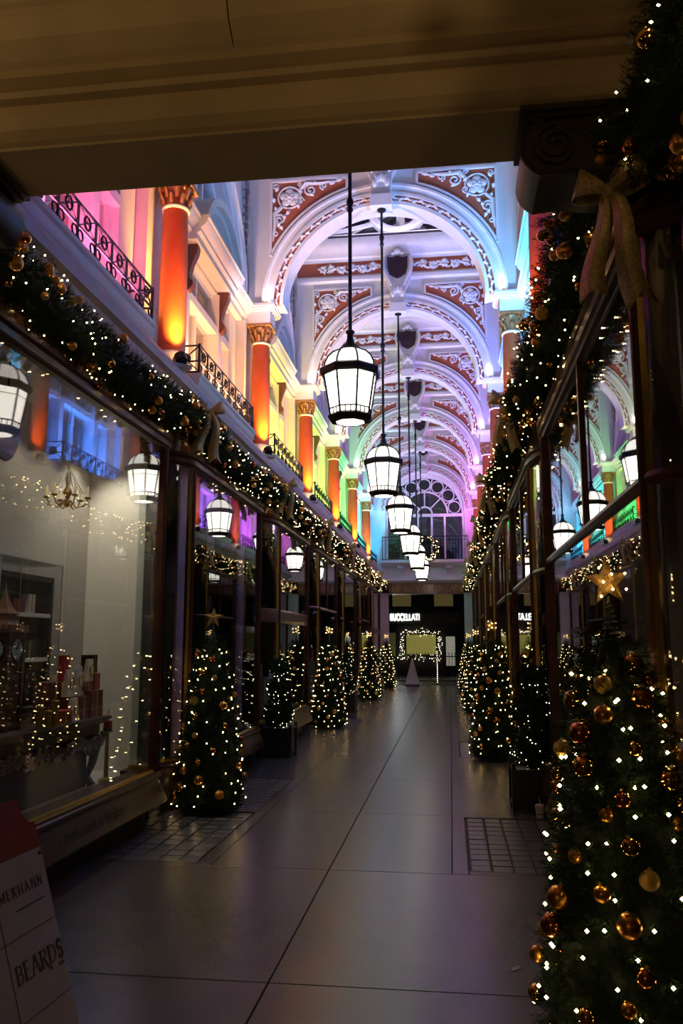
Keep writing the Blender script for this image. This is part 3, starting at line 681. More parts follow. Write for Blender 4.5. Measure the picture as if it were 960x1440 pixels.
# ------------------------------------------------------------------ hanging lanterns
LM = {}
def octs(prof, n=8, cap=False): return MB().lathe(prof, n, a0=PI/8, cap=cap)
m = MB(); m.tube([(0,0,.84), (0,0,4.10)], .017, 8); m.lathe([(.017,2.0),(.032,2.02),(.02,2.05),(.034,2.09),(.034,2.11),(.018,2.15)], 10)
m.lathe([(.017,3.55),(.032,3.57),(.02,3.62),(.036,3.68),(.018,3.76)], 10); m.lathe([(.02,4.06),(.06,4.08),(.065,4.10),(.02,4.11)], 10)
LM['rod'] = m.mesh('rod', M['iron'])
m = MB(); m.lathe([(.115,.66),(.09,.69),(.045,.73),(.03,.78),(.028,.82),(.04,.83),(.04,.845),(.02,.86)], 12); LM['cap'] = m.mesh('cap', M['iron'])
m = octs([(.235,.47),(.228,.53),(.20,.59),(.155,.635),(.10,.662)]); LM['dome'] = m.mesh('dome', mat('opal_dome', (.9,.9,.86), .4, var=0, emit=(1,.94,.82), estr=1.6))
m = octs([(.258,.415),(.275,.43),(.282,.475),(.255,.495),(.24,.49),(.24,.415),(.258,.415)]); LM['crown_band'] = m.mesh('crown_band', M['iron'])
m = octs([(.178,.065),(.236,.43)]); LM['opal_glass'] = m.mesh('opal_glass', M['lampglass'])
m = MB()
for k in range(8):
    a = 2*PI*k/8+PI/8; c, s_ = math.cos(a), math.sin(a)
    m.tube([(.182*c,.182*s_,.06),(.242*c,.242*s_,.43)], .0100, 5)
    m.tube([(.24*c,.24*s_,.48),(.236*c,.236*s_,.53),(.207*c,.207*s_,.592),(.16*c,.16*s_,.64),(.10*c,.10*s_,.667)], .0085, 5)
    a2 = a + 2*PI/8
    for fz in (.10,):
        r = .188; m.tube([(r*c, r*s_, .115), (r*math.cos(a2), r*math.sin(a2), .115)], .007, 4)
    for j in (1, 2):
        p = Vector((.184*c, .184*s_, .06)).lerp(Vector((.184*math.cos(a2), .184*math.sin(a2), .06)), j/3); q = Vector((.19*c, .19*s_, .115)).lerp(Vector((.19*math.cos(a2), .19*math.sin(a2), .115)), j/3)
        m.tube([p, q], .0055, 4)
    r = .232; m.tube([(r*c, r*s_, .355), (r*math.cos(a2), r*math.sin(a2), .355)], .003, 4)
LM['ribs'] = m.mesh('ribs', M['iron'])
m = octs([(.132,.0),(.185,.010),(.205,.035),(.205,.05),(.185,.068),(.16,.068),(.132,.03),(.132,.0)]); LM['bottom_band'] = m.mesh('bottom_band', M['iron'])
m = MB(); m.lathe([(.002,.004),(.134,.004),(.134,.02)], 20); LM['bottom_glass'] = m.mesh('bottom_glass', M['lampglass'])
ZL = 3.43
for k in range(0, 6):
    t = thing('hanging_lantern', 'lit octagonal glass lantern hanging on a black rod, %s' % ['the largest looking one by the entrance', 'fifth from the fan window', 'fourth from the fan window', 'third from the fan window', 'second from the fan window', 'the one next to the fan window'][k], 'lantern', (0, N(k)-.26, ZL), 0, 'lanterns down the middle of the arcade')
    t.rotation_euler = (0, 0, PI/8*(.0))
    for p, me in LM.items(): obj(p, me, parent=t)

# ------------------------------------------------------------------ end wall with fan window and balcony
YE = YEND
m = MB(); arch_strip(m, 1.42, 6.15, 2.3, 9.4, fy(YE), fy(YE+.3), 36)
m.box(-2.3, -1.42, YE, YE+.3, 4.4, 6.15); m.box(1.42, 2.3, YE, YE+.3, 4.4, 6.15); m.box(-2.3, 2.3, YE, YE+.3, 3.25, 4.4)
m.box(-2.6, -1.35, YE, YE+.3, 0, 3.25); m.box(1.35, 2.6, YE, YE+.3, 0, 3.25)
struct('wall_end', m, M['plaster'])
fw_ = struct('window_fan', loc=(0, YE+.12, 0))
m = MB(); ring(m, 1.34, 1.44, 6.15, 0, PI, fy(-.05), fy(.05), 36); ring(m, .80, .86, 6.15, 0, PI, fy(-.035), fy(.035), 30); ring(m, .24, .30, 6.15, 0, PI, fy(-.035), fy(.035), 16)
m.box(-1.42, 1.42, -.06, .06, 6.06, 6.16)
for x in (-1.38, -.72, -.25, .25, .72, 1.38): m.box(x-.035, x+.035, -.05, .05, 4.4, 6.08)
m.box(-1.42, 1.42, -.05, .05, 4.4, 4.5)
obj('fan_frame', m, M['ornament'], fw_)
m = MB()
for i in range(5):
    a = PI*(i+.0)/4; 
    if 0 < i < 4: m.bar((.27*math.cos(a), 0, 6.15+.27*math.sin(a)), (.83*math.cos(a), 0, 6.15+.83*math.sin(a)), .04, .05, up=(0,1,0))
for i in range(8):
    a = PI*(i)/7
    if 0 < i < 7: m.bar((.83*math.cos(a), 0, 6.15+.83*math.sin(a)), (1.37*math.cos(a), 0, 6.15+1.37*math.sin(a)), .035, .04, up=(0,1,0))
obj('fan_spokes', m, M['ornament'], fw_)
m = MB(); m.tube([(.215*math.cos(2*PI*i/22), 0, .215*math.sin(2*PI*i/22)) for i in range(22)], .022, 6, close=True); CR = m.mesh('fan_circle', M['ornament'])
for i in range(7):
    a = PI*(i+.5)/7; obj('fan_circle', CR, parent=fw_, loc=(1.10*math.cos(a), -.01, 6.15+1.10*math.sin(a)))
m = MB(); m.prism_y([(1.4*math.cos(PI*i/30), 6.15+1.4*math.sin(PI*i/30)) for i in range(31)], .01, .016); obj('pane', m, M['glass'], fw_, smooth=False)
for a, b in ((-1.345,-.755), (-.685,-.285), (-.215,.215), (.285,.685), (.755,1.345)):
    m = MB(); m.box(a, b, .01, .016, 4.5, 6.06); obj('pane', m, M['glass'], fw_, smooth=False)
struct('wall_end_backing', MB().box(-2.2, 2.2, YE+1.2, YE+1.25, 4.2, 8.2), M['dark'])
# balcony
bt = thing('end_balcony', 'wide balcony with black iron railing below the fan window', 'balcony', (0, YE, 0))
m = MB(); m.prism_x([(0,4.42),(-.42,4.42),(-.46,4.40),(-.46,4.34),(-.42,4.31),(-.36,4.27),(-.30,4.24),(0,4.22)], -1.58, 1.58); obj('slab', m, M['plaster'], bt)
for sx in (-.85, .85):
    m = MB(); m.prism_x([(0,4.22),(-.30,4.22),(-.31,4.16),(-.24,4.08),(-.12,4.02),(-.08,3.94),(0,3.93)], sx-.10, sx+.10); m.box(sx-.13, sx+.13, -.33, 0, 4.19, 4.225); obj('bracket', m, M['plaster'], bt)
m = MB(); m.prism_x([(0,3.86),(-.12,3.86),(-.16,3.82),(-.20,3.80),(-.20,3.72),(-.15,3.70),(-.12,3.66),(-.10,3.645),(0,3.645)], -1.75, 1.75); obj('string_course', m, M['plaster'], bt)
m = MB()
def railing(m, x0, x1, z0, h, y=0.0, axis='x', step=.11):
    P = (lambda a, z: (a, y, z)) if axis == 'x' else (lambda a, z: (y, a, z))
    m.bar(P(x0, z0+h), P(x1, z0+h), .025, .03); m.bar(P(x0, z0+h*.86), P(x1, z0+h*.86), .012, .012); m.bar(P(x0, z0+.05), P(x1, z0+.05), .018, .018)
    n = max(1, round((x1-x0)/step))
    for i in range(n+1):
        a = x0+(x1-x0)*i/n; m.bar(P(a, z0), P(a, z0+h), .013 if i % 5 else .024)
railing(m, -1.52, 1.52, 4.42, .85, -.40)
for x in (-1.05, -.35, .35, 1.05):
    for z in (4.70, 4.92):
        m.tube([(x+.09*math.cos(2*PI*i/12), -.40, z+.09*math.sin(2*PI*i/12)) for i in range(12)], .010, 4, close=True)
    m.box(x-.13, x+.13, -.408, -.392, 4.80, 4.825)
obj('railing', m, M['iron'], bt)
# letter strokes -----------------------------------------------------------
def arcp(cx, cy, rx, ry, a0, a1, n=10): return [(cx+rx*math.cos(math.radians(a0+(a1-a0)*i/n)), cy+ry*math.sin(math.radians(a0+(a1-a0)*i/n))) for i in range(n+1)]
GL = {'A': (.8, [([(.04,0),(.4,1)],0), ([(.4,1),(.76,0)],1), ([(.18,.36),(.62,.36)],0)], [(.04,0),(.76,0)]),
 'B': (.66, [([(.12,0),(.12,1)],1), ([(.12,.96)]+arcp(.34,.75,.22,.21,90,-90)+[(.12,.54)],0), ([(.12,.54)]+arcp(.36,.29,.25,.25,90,-90)+[(.12,.04)],0)], [(.12,0),(.12,1)]),
 'C': (.8, [(arcp(.45,.5,.38,.47,50,310,16),1)], []),
 'D': (.8, [([(.12,0),(.12,1)],1), ([(.12,.96)]+arcp(.32,.5,.40,.46,90,-90,14)+[(.12,.04)],0)], [(.12,0),(.12,1)]),
 'E': (.6, [([(.12,0),(.12,1)],1), ([(.12,.96),(.52,.96)],0), ([(.12,.52),(.44,.52)],0), ([(.12,.04),(.55,.04)],0)], [(.12,0),(.12,1)]),
 'H': (.8, [([(.12,0),(.12,1)],1), ([(.68,0),(.68,1)],1), ([(.12,.52),(.68,.52)],0)], [(.12,0),(.12,1),(.68,0),(.68,1)]),
 'I': (.3, [([(.15,0),(.15,1)],1)], [(.15,0),(.15,1)]),
 'K': (.72, [([(.12,0),(.12,1)],1), ([(.62,1),(.14,.45)],0), ([(.26,.58),(.66,0)],1)], [(.12,0),(.12,1),(.66,0)]),
 'L': (.58, [([(.12,0),(.12,1)],1), ([(.12,.04),(.54,.04)],0)], [(.12,0),(.12,1)]),
 'M': (.95, [([(.1,0),(.14,1)],0), ([(.14,1),(.48,.1)],1), ([(.48,.1),(.82,1)],0), ([(.82,1),(.86,0)],1)], [(.1,0),(.86,0)]),
 'N': (.82, [([(.12,0),(.12,1)],0), ([(.12,1),(.7,0)],1), ([(.7,0),(.7,1)],0)], [(.12,0),(.7,1)]),
 'O': (.95, [(arcp(.47,.5,.40,.47,0,360,22),1)], []),
 'r': (.72, [([(.12,0),(.12,1)],1), ([(.12,.96)]+arcp(.36,.74,.22,.22,90,-90)+[(.12,.52)],0), ([(.34,.52),(.62,.05),(.95,-.22)],1)], [(.12,0),(.12,1)]),
 'R': (.72, [([(.12,0),(.12,1)],1), ([(.12,.96)]+arcp(.36,.74,.22,.22,90,-90)+[(.12,.52)],0), ([(.34,.52),(.68,0)],1)], [(.12,0),(.12,1),(.68,0)]),
 'S': (.56, [(arcp(.29,.75,.19,.22,35,270,10)+arcp(.29,.27,.21,.25,90,-150,10),1)], []),
 'T': (.7, [([(.35,0),(.35,1)],1), ([(.03,.96),(.67,.96)],0)], [(.35,0)]),
 'U': (.78, [([(.12,1),(.12,.32)]+arcp(.39,.32,.27,.29,180,360,10)+[(.66,1)],1)], [(.12,1),(.66,1)]),
 'Y': (.74, [([(.04,1),(.37,.48)],1), ([(.70,1),(.37,.48)],0), ([(.37,.5),(.37,0)],1)], [(.04,1),(.70,1),(.37,0)])}
def lettering(text, h, thick, thin, serif, depth=.004, track=.08, shear=0.0):
    """strokes in the local x-z plane facing -y; returns (MB, width)"""
    m = MB(); x = 0
    for ch in text:
        if ch == ' ': x += .45*h; continue
        wd, st, se = GL[ch]
        for pts, wt in st:
            wgt = (thick if wt else thin)*h
            for p, q in zip(pts[:-1], pts[1:]):
                d = Vector((q[0]-p[0], 0, q[1]-p[1])); d.normalize(); e = wgt*.3/h if len(pts) > 2 else 0
                P = (x+(p[0]-d.x*e+shear*p[1])*h, 0, (p[1]-d.z*e)*h); Q = (x+(q[0]+d.x*e+shear*q[1])*h, 0, (q[1]+d.z*e)*h)
                m.bar(P, Q, depth, wgt, up=(d.z, 0, -d.x) if False else Vector((-d.z, 0, d.x)))
        if serif:
            for sx_, sz_ in se: m.bar((x+(sx_-.13)*h, 0, (sz_ + (.02 if sz_ < .5 else -.02))*h), (x+(sx_+.13)*h, 0, (sz_ + (.02 if sz_ < .5 else -.02))*h), depth, thin*h*.8)
        x += (wd+track)*h
    return m, x
sg = thing('arcade_name_board', 'brown fascia board with faded gold capitals under the end balcony', 'sign', (0, YE, 0))
m = MB(); m.box(-1.35, 1.35, -.05, -.002, 3.25, 3.62); m.box(-1.35, 1.35, -.07, -.002, 3.60, 3.64); m.box(-1.35, 1.35, -.07, -.002, 3.23, 3.27); obj('board', m, M['fascia'], sg)
m, wd = lettering('THE ROYAL ARCADE', .21, .16, .10, True, .012, .14)
o = obj('lettering', m, mat('dull_gold_letters', (.42,.22,.06), .4, metal=.5, var=.2), sg, (-wd/2, -.056, 3.335)); o['label'] = 'raised gold capital letters'
for sx in (-1, 1):
    t = struct(num('trim'), loc=(sx*1.45, YE, 0)); m = MB(); m.prism_x([(.0,3.7),(-.22,3.7),(-.24,3.62),(-.2,3.5),(-.1,3.42),(-.06,3.3),(0,3.28)], -.12, .12); obj('end_console', m, M['beamdark'], t)
# ------------------------------------------------------------------ small balconies in front of the upper windows
BM = {}
m = MB(); m.prism_y([(-2.05,4.12),(-1.72,4.12),(-1.70,4.14),(-1.68,4.17),(-1.68,4.22),(-1.66,4.235),(-1.66,4.27),(-2.05,4.27)], -1.22, 1.22); BM['ledge'] = m.mesh('ledge', M['plaster'])
m = MB(); HR = .30; zr = 4.28; xr = -1.70
for P0, P1 in (((xr,-1.18),(xr,1.18)), ((xr,-1.18),(-2.02,-1.18)), ((xr,1.18),(-2.02,1.18))):
    for z in (zr+.015, zr+.13, zr+HR): m.bar((P0[0],P0[1],z), (P1[0],P1[1],z), .016, .016)
for y in (-1.18, 1.18): m.bar((xr,y,zr), (xr,y,zr+HR+.02), .022); m.bar((-2.02,y,zr), (-2.02,y,zr+HR), .016)
nn = 8
for i in range(nn):
    ya = -1.18+2.36*i/nn; yb = -1.18+2.36*(i+1)/nn; yc = (ya+yb)/2
    if i: m.bar((xr,ya,zr), (xr,ya,zr+HR), .016)
    m.bar((xr,ya,zr+.13), (xr,yb,zr+HR), .011); m.bar((xr,yb,zr+.13), (xr,ya,zr+HR), .011)
    m.tube([(xr, yc+.05*math.cos(2*PI*j/10), zr+.215+.05*math.sin(2*PI*j/10)) for j in range(10)], .010, 4, close=True)
    m.tube([(xr, yc-.10+.04*math.cos(2*PI*j/8), zr+.07+.04*math.sin(2*PI*j/8)) for j in range(8)], .008, 4, close=True)
    m.tube([(xr, yc+.10+.04*math.cos(2*PI*j/8), zr+.07+.04*math.sin(2*PI*j/8)) for j in range(8)], .008, 4, close=True)
BM['railing'] = m.mesh('railing', M['iron'])
m = MB()
for y in (-1.18, 1.18):
    m.bar((xr,y,zr+.02),(-2.02,y,zr+HR),.012); m.bar((xr,y,zr+HR),(-2.02,y,zr+.02),.012); m.lathe([(.0,-.01),(.05,-.01),(.05,.01),(.0,.01)], 10, (-1.86, y, zr+HR/2))
    m.tube([(-1.86+.05*math.cos(2*PI*j/12), y, zr+HR/2+.01+.05*math.sin(2*PI*j/12)) for j in range(12)], .02, 5, close=True)
BM['side_grille'] = m.mesh('side_grille', M['iron'])
for sx, cols in ((-1, LCOL), (1, RCOL)):
    for b in range(NB):
        t = thing('window_balcony', 'shallow white ledge with black iron railing below the %s lit window' % cols[b][0], 'balcony', (0, YC(b), 0), 0 if sx < 0 else PI)
        for p, me in BM.items(): obj(p, me, parent=t)

# ------------------------------------------------------------------ uplights on the cornice and on the impost blocks
FM = {}
m = MB(); m.box(-.05,.05,-.10,.10,0,.035); m.bar((0,-.06,.03),(0,-.06,.10),.012,.03); m.bar((0,.06,.03),(0,.06,.10),.012,.03); FM['bracket'] = m.mesh('bracket', mat('grey_fitting', (.35,.34,.33), .5))
m = MB(); m.tube([(-.04,0,.06),(.0,0,.12)], [.055,.06], 12); FM['head'] = m.mesh('head', M['iron'])
amber = mat('amber_lens', (1,.7,.3), .3, var=0, emit=(1,.55,.15), estr=14)
m = MB(); m.tube([(.0,0,.121),(.004,0,.127)], .048, 12); FM['lens'] = m.mesh('lens', amber)
for sx, cols in ((-1, LCOL), (1, RCOL)):
    for k in range(0, 6):
        t = thing('column_uplight', 'small amber floodlight at the foot of the red column by the %s lit window' % cols[k+1][0], 'floodlight', (sx*1.60, N(k)-.20, 4.02), math.radians(48) if sx > 0 else PI-math.radians(48))
        for p, me in FM.items(): obj(p, me, parent=t)
        l = light('amber_beam', 'SPOT', (0,0,0), 400 if sx < 0 else 170, (1.0,.48,.07), .04, spot=math.radians(75), blend=1.0)
        l.parent = t; l.location = (-.02, 0, .15); l.rotation_euler = (Vector((.26, 0, 1.0))).to_track_quat('-Z', 'Y').to_euler()
wash_case = mat('wash_light_case', (.06,.06,.065), .5)
m = MB(); m.box(-.045, .045, -1.0, 1.0, 0, .03); m.box(-.05,-.04,-1.02,1.02,0,.05); m.box(.04,.05,-1.02,1.02,0,.05); WB = m.mesh('case', wash_case, smooth=False)
WPOW_L = [50, 48, 66, 72, 90, 105, 120]; WPOW_R = [120, 190, 160, 130, 115, 95, 70]
for sx, cols, pw in ((-1, LCOL, WPOW_L), (1, RCOL, WPOW_R)):
    for b in range(NB):
        t = thing('wash_light', 'slim coloured wash light bar behind the railing of the %s lit window' % cols[b][0], 'wash light', (sx*1.775, YC(b), 4.272))
        obj('case', WB, parent=t)
        l = light('colour_wash', 'AREA', (0,0,.052), pw[b], cols[b][1], .07, size_y=1.95, rot=(PI, math.radians(24)*sx, 0)); l.parent = t
BULBM = {}
m = MB(); m.lathe([(.05,0),(.05,.02),(.03,.03),(.03,.05)], 12); BULBM['socket'] = m.mesh('socket', M['brass'])
m = MB(); m.sphere((0,0,.082), .034, 12, 8); BULBM['bulb'] = m.mesh('bulb', mat('arch_bulb', (1,1,1), .3, var=0, emit=(1,.95,.9), estr=20))
for sx, cols in ((-1, LCOL), (1, RCOL)):
    for k in range(0, 6):
        t = thing('impost_lamp', 'small bare lamp on the impost block between the %s and the %s lit windows' % (cols[k][0], cols[k+1][0]), 'lamp', (sx*1.66, N(k)-.17, 6.25))
        for p, me in BULBM.items(): obj(p, me, parent=t)
        c = RCOL[k+1][1] if sx > 0 else (.95,.62,.60)
        mixc = tuple(.40*q + .60*v for q, v in zip((.80,.72,1.0), c)) if sx > 0 else (.95,.66,.72) if k < 3 else (.80,.55,.85)
        l = light('arch_glow', 'POINT', (0, -.03, .15), 5 if sx > 0 else 4, mixc, .05); l.parent = t

# floodlights added on the balconies to brighten the arch faces
m = MB(); m.box(-.05,.05,-.06,.06,0,.03); m.bar((0,0,.02),(0,0,.10),.02); ABM = m.mesh('stand', wash_case, smooth=False)
m = MB(); m.box(-.07,.07,-.05,.0,-.05,.05); m.box(-.075,.075,0,.012,-.055,.055); AHM = m.mesh('head', wash_case, smooth=False)
FLC = [((.95,.62,.72),(.42,.42,1.0)), ((.95,.68,.76),(.24,.34,1.0)), ((.95,.72,.66),(.28,.30,1.0)), ((.92,.84,.66),(.42,.28,1.0)), ((.72,.95,.74),(.60,.28,1.0)), ((.55,.90,.92),(.75,.26,1.0)), ((.45,.72,1.0),(.80,.26,1.0))]
for sx, cols in ((-1, LCOL), (1, RCOL)):
    for b in range(1, NB):
        src = Vector((sx*1.89, YC(b)+.45, 4.272)); tgt = Vector((-sx*.25, N(b)-.2, 7.7)); d = (tgt-src-Vector((0,0,.13))).normalized()
        t = thing('arch_floodlight', 'added black fill light tilted up at the arch by the %s lit window' % cols[b][0], 'floodlight', src)
        obj('stand', ABM, parent=t); h = obj('head', AHM, parent=t, loc=(0,0,.13)); h.rotation_euler = d.to_track_quat('Y', 'Z').to_euler()
        l = light('arch_face_fill', 'SPOT', Vector((0,0,.13)) + d*.03, (0, 640, 620, 600, 520, 430, 330)[b] if sx > 0 else (0, 420, 340, 320, 320, 320, 300)[b], FLC[b][0 if sx < 0 else 1], .05, spot=math.radians(82), blend=.8); l.parent = t
        l.rotation_euler = d.to_track_quat('-Z', 'Y').to_euler()

# ------------------------------------------------------------------ fir foliage
def twig(m, p, d, L, n, nl, w):
    d = d.normalized(); u = Vector((0,0,1)) if abs(d.z) < .9 else Vector((1,0,0))
    a = d.cross(u).normalized(); b = a.cross(d); vs = m.v; fs = m.f
    for i in range(n):
        t = (i+.5)/n; c = p + d*(L*t); ang = random.uniform(0, 2*PI)
        r = a*math.cos(ang) + b*math.sin(ang); nd = (d*.75 + r).normalized(); sd = nd.cross(r).normalized()*w
        l = nl*random.uniform(.75, 1.15)*(1-.35*t); o = len(vs)
        vs.append(tuple(c - sd)); vs.append(tuple(c + sd)); vs.append(tuple(c + nd*l)); fs.append((o, o+1, o+2))
TRP = [(0,.27),(.1,.315),(.5,.28),(.9,.225),(1.2,.175),(1.42,.115),(1.56,.05),(1.7,.01)]
def tree_r(z):   # outline, radius at height z
    for (z0, r0), (z1, r1) in zip(TRP[:-1], TRP[1:]):
        if z <= z1: return r0 + (r1-r0)*(z-z0)/(z1-z0)
    return .01
def tree_z(u, top, k=.45): return top*(k*u + (1-k)*(1-math.sqrt(1-u)))
TH = 1.60
m = MB()
for i in range(3800):
    z = tree_z(random.random(), 1.56)
    a = random.uniform(0, 2*PI); r = tree_r(z)*(.80 + .12*math.sin(a*7+z*23)); c, s_ = math.cos(a), math.sin(a)
    d = Vector((c + random.uniform(-.5,.5), s_ + random.uniform(-.5,.5), random.uniform(-.5,.6)))
    if z < .08: d.z = abs(d.z)*.3
    twig(m, Vector((r*c*.9, r*s_*.9, z+.015)), d, .085, 16, .038, .0021)
TREE_F = m.mesh('foliage', M['leaf'], smooth=False)
m = MB(); m.lathe([(.22,.0),(.25,.12),(.22,.5),(.165,.9),(.115,1.2),(.06,1.42),(.012,1.56)], 14); TREE_C = m.mesh('trunk_core', M['core'])
m = MB()
m.tube([((.035*(1-i/80)+.006)*math.cos(i*.62), (.035*(1-i/80)+.006)*math.sin(i*.62), 1.50+.16*i/80) for i in range(81)], .004, 4)
m.tube([(0,0,1.4),(0,0,1.68)], .006, 5); TREE_W = m.mesh('wire_tip', mat('green_wire', (.05,.07,.03), .5))
def star_mesh(R=.10, r=.042, th=.022):
    m = MB(); pts = []
    for i in range(10):
        a = PI/2 + PI*i/5; q = R if i % 2 == 0 else r; pts.append((q*math.cos(a), q*math.sin(a)))
    vs = [(p[0], 0, p[1]) for p in pts] + [(0,-th,0),(0,th,0)]
    fs = [(i, (i+1)%10, 10) for i in range(10)] + [((i+1)%10, i, 11) for i in range(10)]
    m.add(vs, fs); return m.mesh('star', M['starglitter'], smooth=False)
STAR = star_mesh()
m = MB()
for i in range(7):
    a = 2*PI*i/7 + .4; q = .07 if i % 2 == 0 else .03; m.octa((q*math.cos(a), -.024, q*math.sin(a)), .0055)
STARL = m.mesh('star_lights', M['bulb'], smooth=False)
# baubles of three sizes and four finishes, each with its cap
BAUB = []
for mt in ('goldshiny', 'goldmatte', 'copper', 'glitter'):
    m = MB(); m.sphere((0,0,0), 1.0, 18, 12); nb = len(m.f)
    m.lathe([(.22,.94),(.22,1.14),(.1,1.16)], 8); m.tube([(.09*math.cos(t), 0, 1.2+.09*math.sin(t)) for t in [2*PI*j/8 for j in range(8)]], .025, 4, close=True)
    me = m.mesh('bauble', [M[mt], M['brass']])
    for i, p in enumerate(me.polygons):
        if p.index >= nb: p.material_index = 1
    BAUB.append(me)
def bauble(parent, p, r, kind):
    o = obj('bauble', BAUB[kind], parent=parent, loc=p); o.scale = (r, r, r); o.rotation_euler = (random.uniform(-.4,.4), random.uniform(-.4,.4), random.uniform(0,6)); return o

def build_tree(name, label, loc, seed, nlights=150, nb=44, star=True):
    random.seed(seed)
    t = thing(name, label, 'christmas tree', loc, random.uniform(0, 6.28), 'lit trees along the shopfronts')
    obj('foliage', TREE_F, parent=t)['kind'] = 'stuff'
    obj('trunk_core', TREE_C, parent=t); obj('wire_tip', TREE_W, parent=t)
    m = MB(); turns = 9
    for i in range(nlights):
        u = (i+random.random())/nlights; z = .04 + tree_z(u*.98, 1.50, .8); a = 2*PI*turns*u*1.7 + random.uniform(-.3,.3); r = tree_r(z) + random.uniform(-.01,.035)
        m.octa((r*math.cos(a), r*math.sin(a), z), .0076 if seed == 104 else .0064)
    obj('fairy_lights', m, M['bulb'], t, smooth=False)['kind'] = 'stuff'
    for i in range(nb):
        u = (i+random.random())/nb; z = .12 + tree_z(u*.97, 1.40, .8); a = i*2.399 + random.uniform(-.5,.5); r = tree_r(z) + random.uniform(-.01,.03)
        bauble(t, (r*math.cos(a), r*math.sin(a), z), random.choice((.026,.030,.034,.042)), random.choice((0,0,1,1,2,3)))
    if star:
        st = obj('star', STAR, parent=t, loc=(0,0,1.735)); st.rotation_euler = (0, random.uniform(-.12,.12), -t.rotation_euler.z + yaw*.5 + (.25 if loc[0] > 0 else -.1)); 
        if seed != 100: obj('star_lights', STARL, parent=st)['kind'] = 'stuff'
    return t
TREES = [(-1.36, N(0)+.28, 'lit cone tree with gold baubles by the bright white shop display'),
         (-1.36, N(2)+.28, 'lit cone tree with gold baubles under the column between yellow and lime lit windows'),
         (-1.36, N(4)+.28, 'lit cone tree with gold baubles under the column between green and turquoise lit windows'),
         (-1.36, N(6)-1.1, 'lit cone tree with gold baubles in the corner under the sky blue lit window'),
         (1.45, 3.32, 'tall lit cone tree with large gold baubles beside the scroll console at the entrance'),
         (1.38, N(1)+.28, 'lit cone tree with gold baubles under the column between cyan and blue lit windows'),
         (1.38, N(3)+.28, 'lit cone tree with gold baubles under the column between indigo and violet lit windows'),
         (1.38, N(5)+.28, 'lit cone tree with gold baubles under the column between purple and magenta lit windows')]
for i, (x, y, lab) in enumerate(TREES): build_tree('christmas_tree', lab, (x, y, 0), 100+i, nlights=130 if i != 4 else 140, nb=44 if i != 4 else 66)

# ------------------------------------------------------------------ garlands
random.seed(21)
def gcurve(y, L):      # local left-hand curve; y in [-L, L]
    t = y/L; return Vector((-1.51, y, 3.565 - .10*(1-t*t)))
def garland_mesh(L, n):
    m = MB()
    for i in range(n):
        y = random.uniform(-L, L); c = gcurve(y, L); a = random.uniform(0, 2*PI); rr = .185*math.sqrt(random.uniform(.15, 1))*(1 + .25*math.exp(-((abs(y)-L+.2)/.22)**2) + .12*math.sin(y*9+a))
        o = Vector((math.cos(a), 0, math.sin(a)))
        d = o + Vector((random.uniform(-.4,.4), random.uniform(-.9,.9), random.uniform(-.4,.4)))
        q = c + o*(rr*.62); q.x = max(q.x, -1.62)
        if d.x < 0 and q.x < -1.56: d.x *= .2
        twig(m, q, d, .095, 16, .040, .0021)
    return m.mesh('foliage', M['leaf'], smooth=False)
def garland_core(L):
    m = MB(); m.tube([gcurve(-L+2*L*i/20, L) for i in range(21)], .075, 8); return m.mesh('core', M['core'])
GF = garland_mesh(1.86, 3600); GC = garland_core(1.84)
GFS = garland_mesh(.62, 1100); GCS = garland_core(.6)
def glights(L, n):
    m = MB()
    for i in range(n):
        y = random.uniform(-L, L); c = gcurve(y, L); a = random.uniform(-2.4, 2.4) - .35; r = random.uniform(.13, .22)
        p = c + Vector((math.cos(a)*r, 0, math.sin(a)*r)); p.x = max(p.x, -1.61)
        m.octa(p, .0060)
    return m.mesh('fairy_lights', M['bulb'], smooth=False)
GLs = [glights(1.86, 100) for _ in range(3)]; GLS = glights(.6, 28)
def garland(label, loc, rz, F_, C_, Lm, L, nb, seed):
    random.seed(seed)
    t = thing('fir_garland', label, 'garland', loc, rz, 'garlands along the shop cornices')
    obj('foliage', F_, parent=t)['kind'] = 'stuff'; obj('core', C_, parent=t); obj('fairy_lights', Lm, parent=t)['kind'] = 'stuff'
    for i in range(nb):
        y = random.uniform(-L, L) if i > nb*.4 else random.choice((-1, 1))*random.uniform(L*.82, L*.99)
        c = gcurve(y, L); a = random.uniform(-2.1, 1.2); r = random.uniform(.13, .20); p = c + Vector((math.cos(a)*r, 0, math.sin(a)*r))
        p.x = max(p.x, -1.59)
        bauble(t, p, random.choice((.024,.028,.033,.040)), random.choice((0,0,1,1,2,3)))
    if loc[1] > YC(5)+1 : t.scale = (1, .93, 1); t.location.y -= .13
    return t
for b in range(NB):
    garland('lit fir garland with gold baubles below the %s lit window' % LCOL[b][0], (0, YC(b), 0), 0, GF, GC, GLs[b % 3], 1.84, 44, 300+b)
    garland('lit fir garland with gold baubles below the %s lit window' % RCOL[b][0], (0, YC(b), 0), PI, GF, GC, GLs[(b+1) % 3], 1.84, 44, 340+b)
garland('short lit fir garland with gold baubles against the entrance scroll console', (.12, 2.50, -.14), PI, GFS, GCS, GLS, .6, 16, 399)

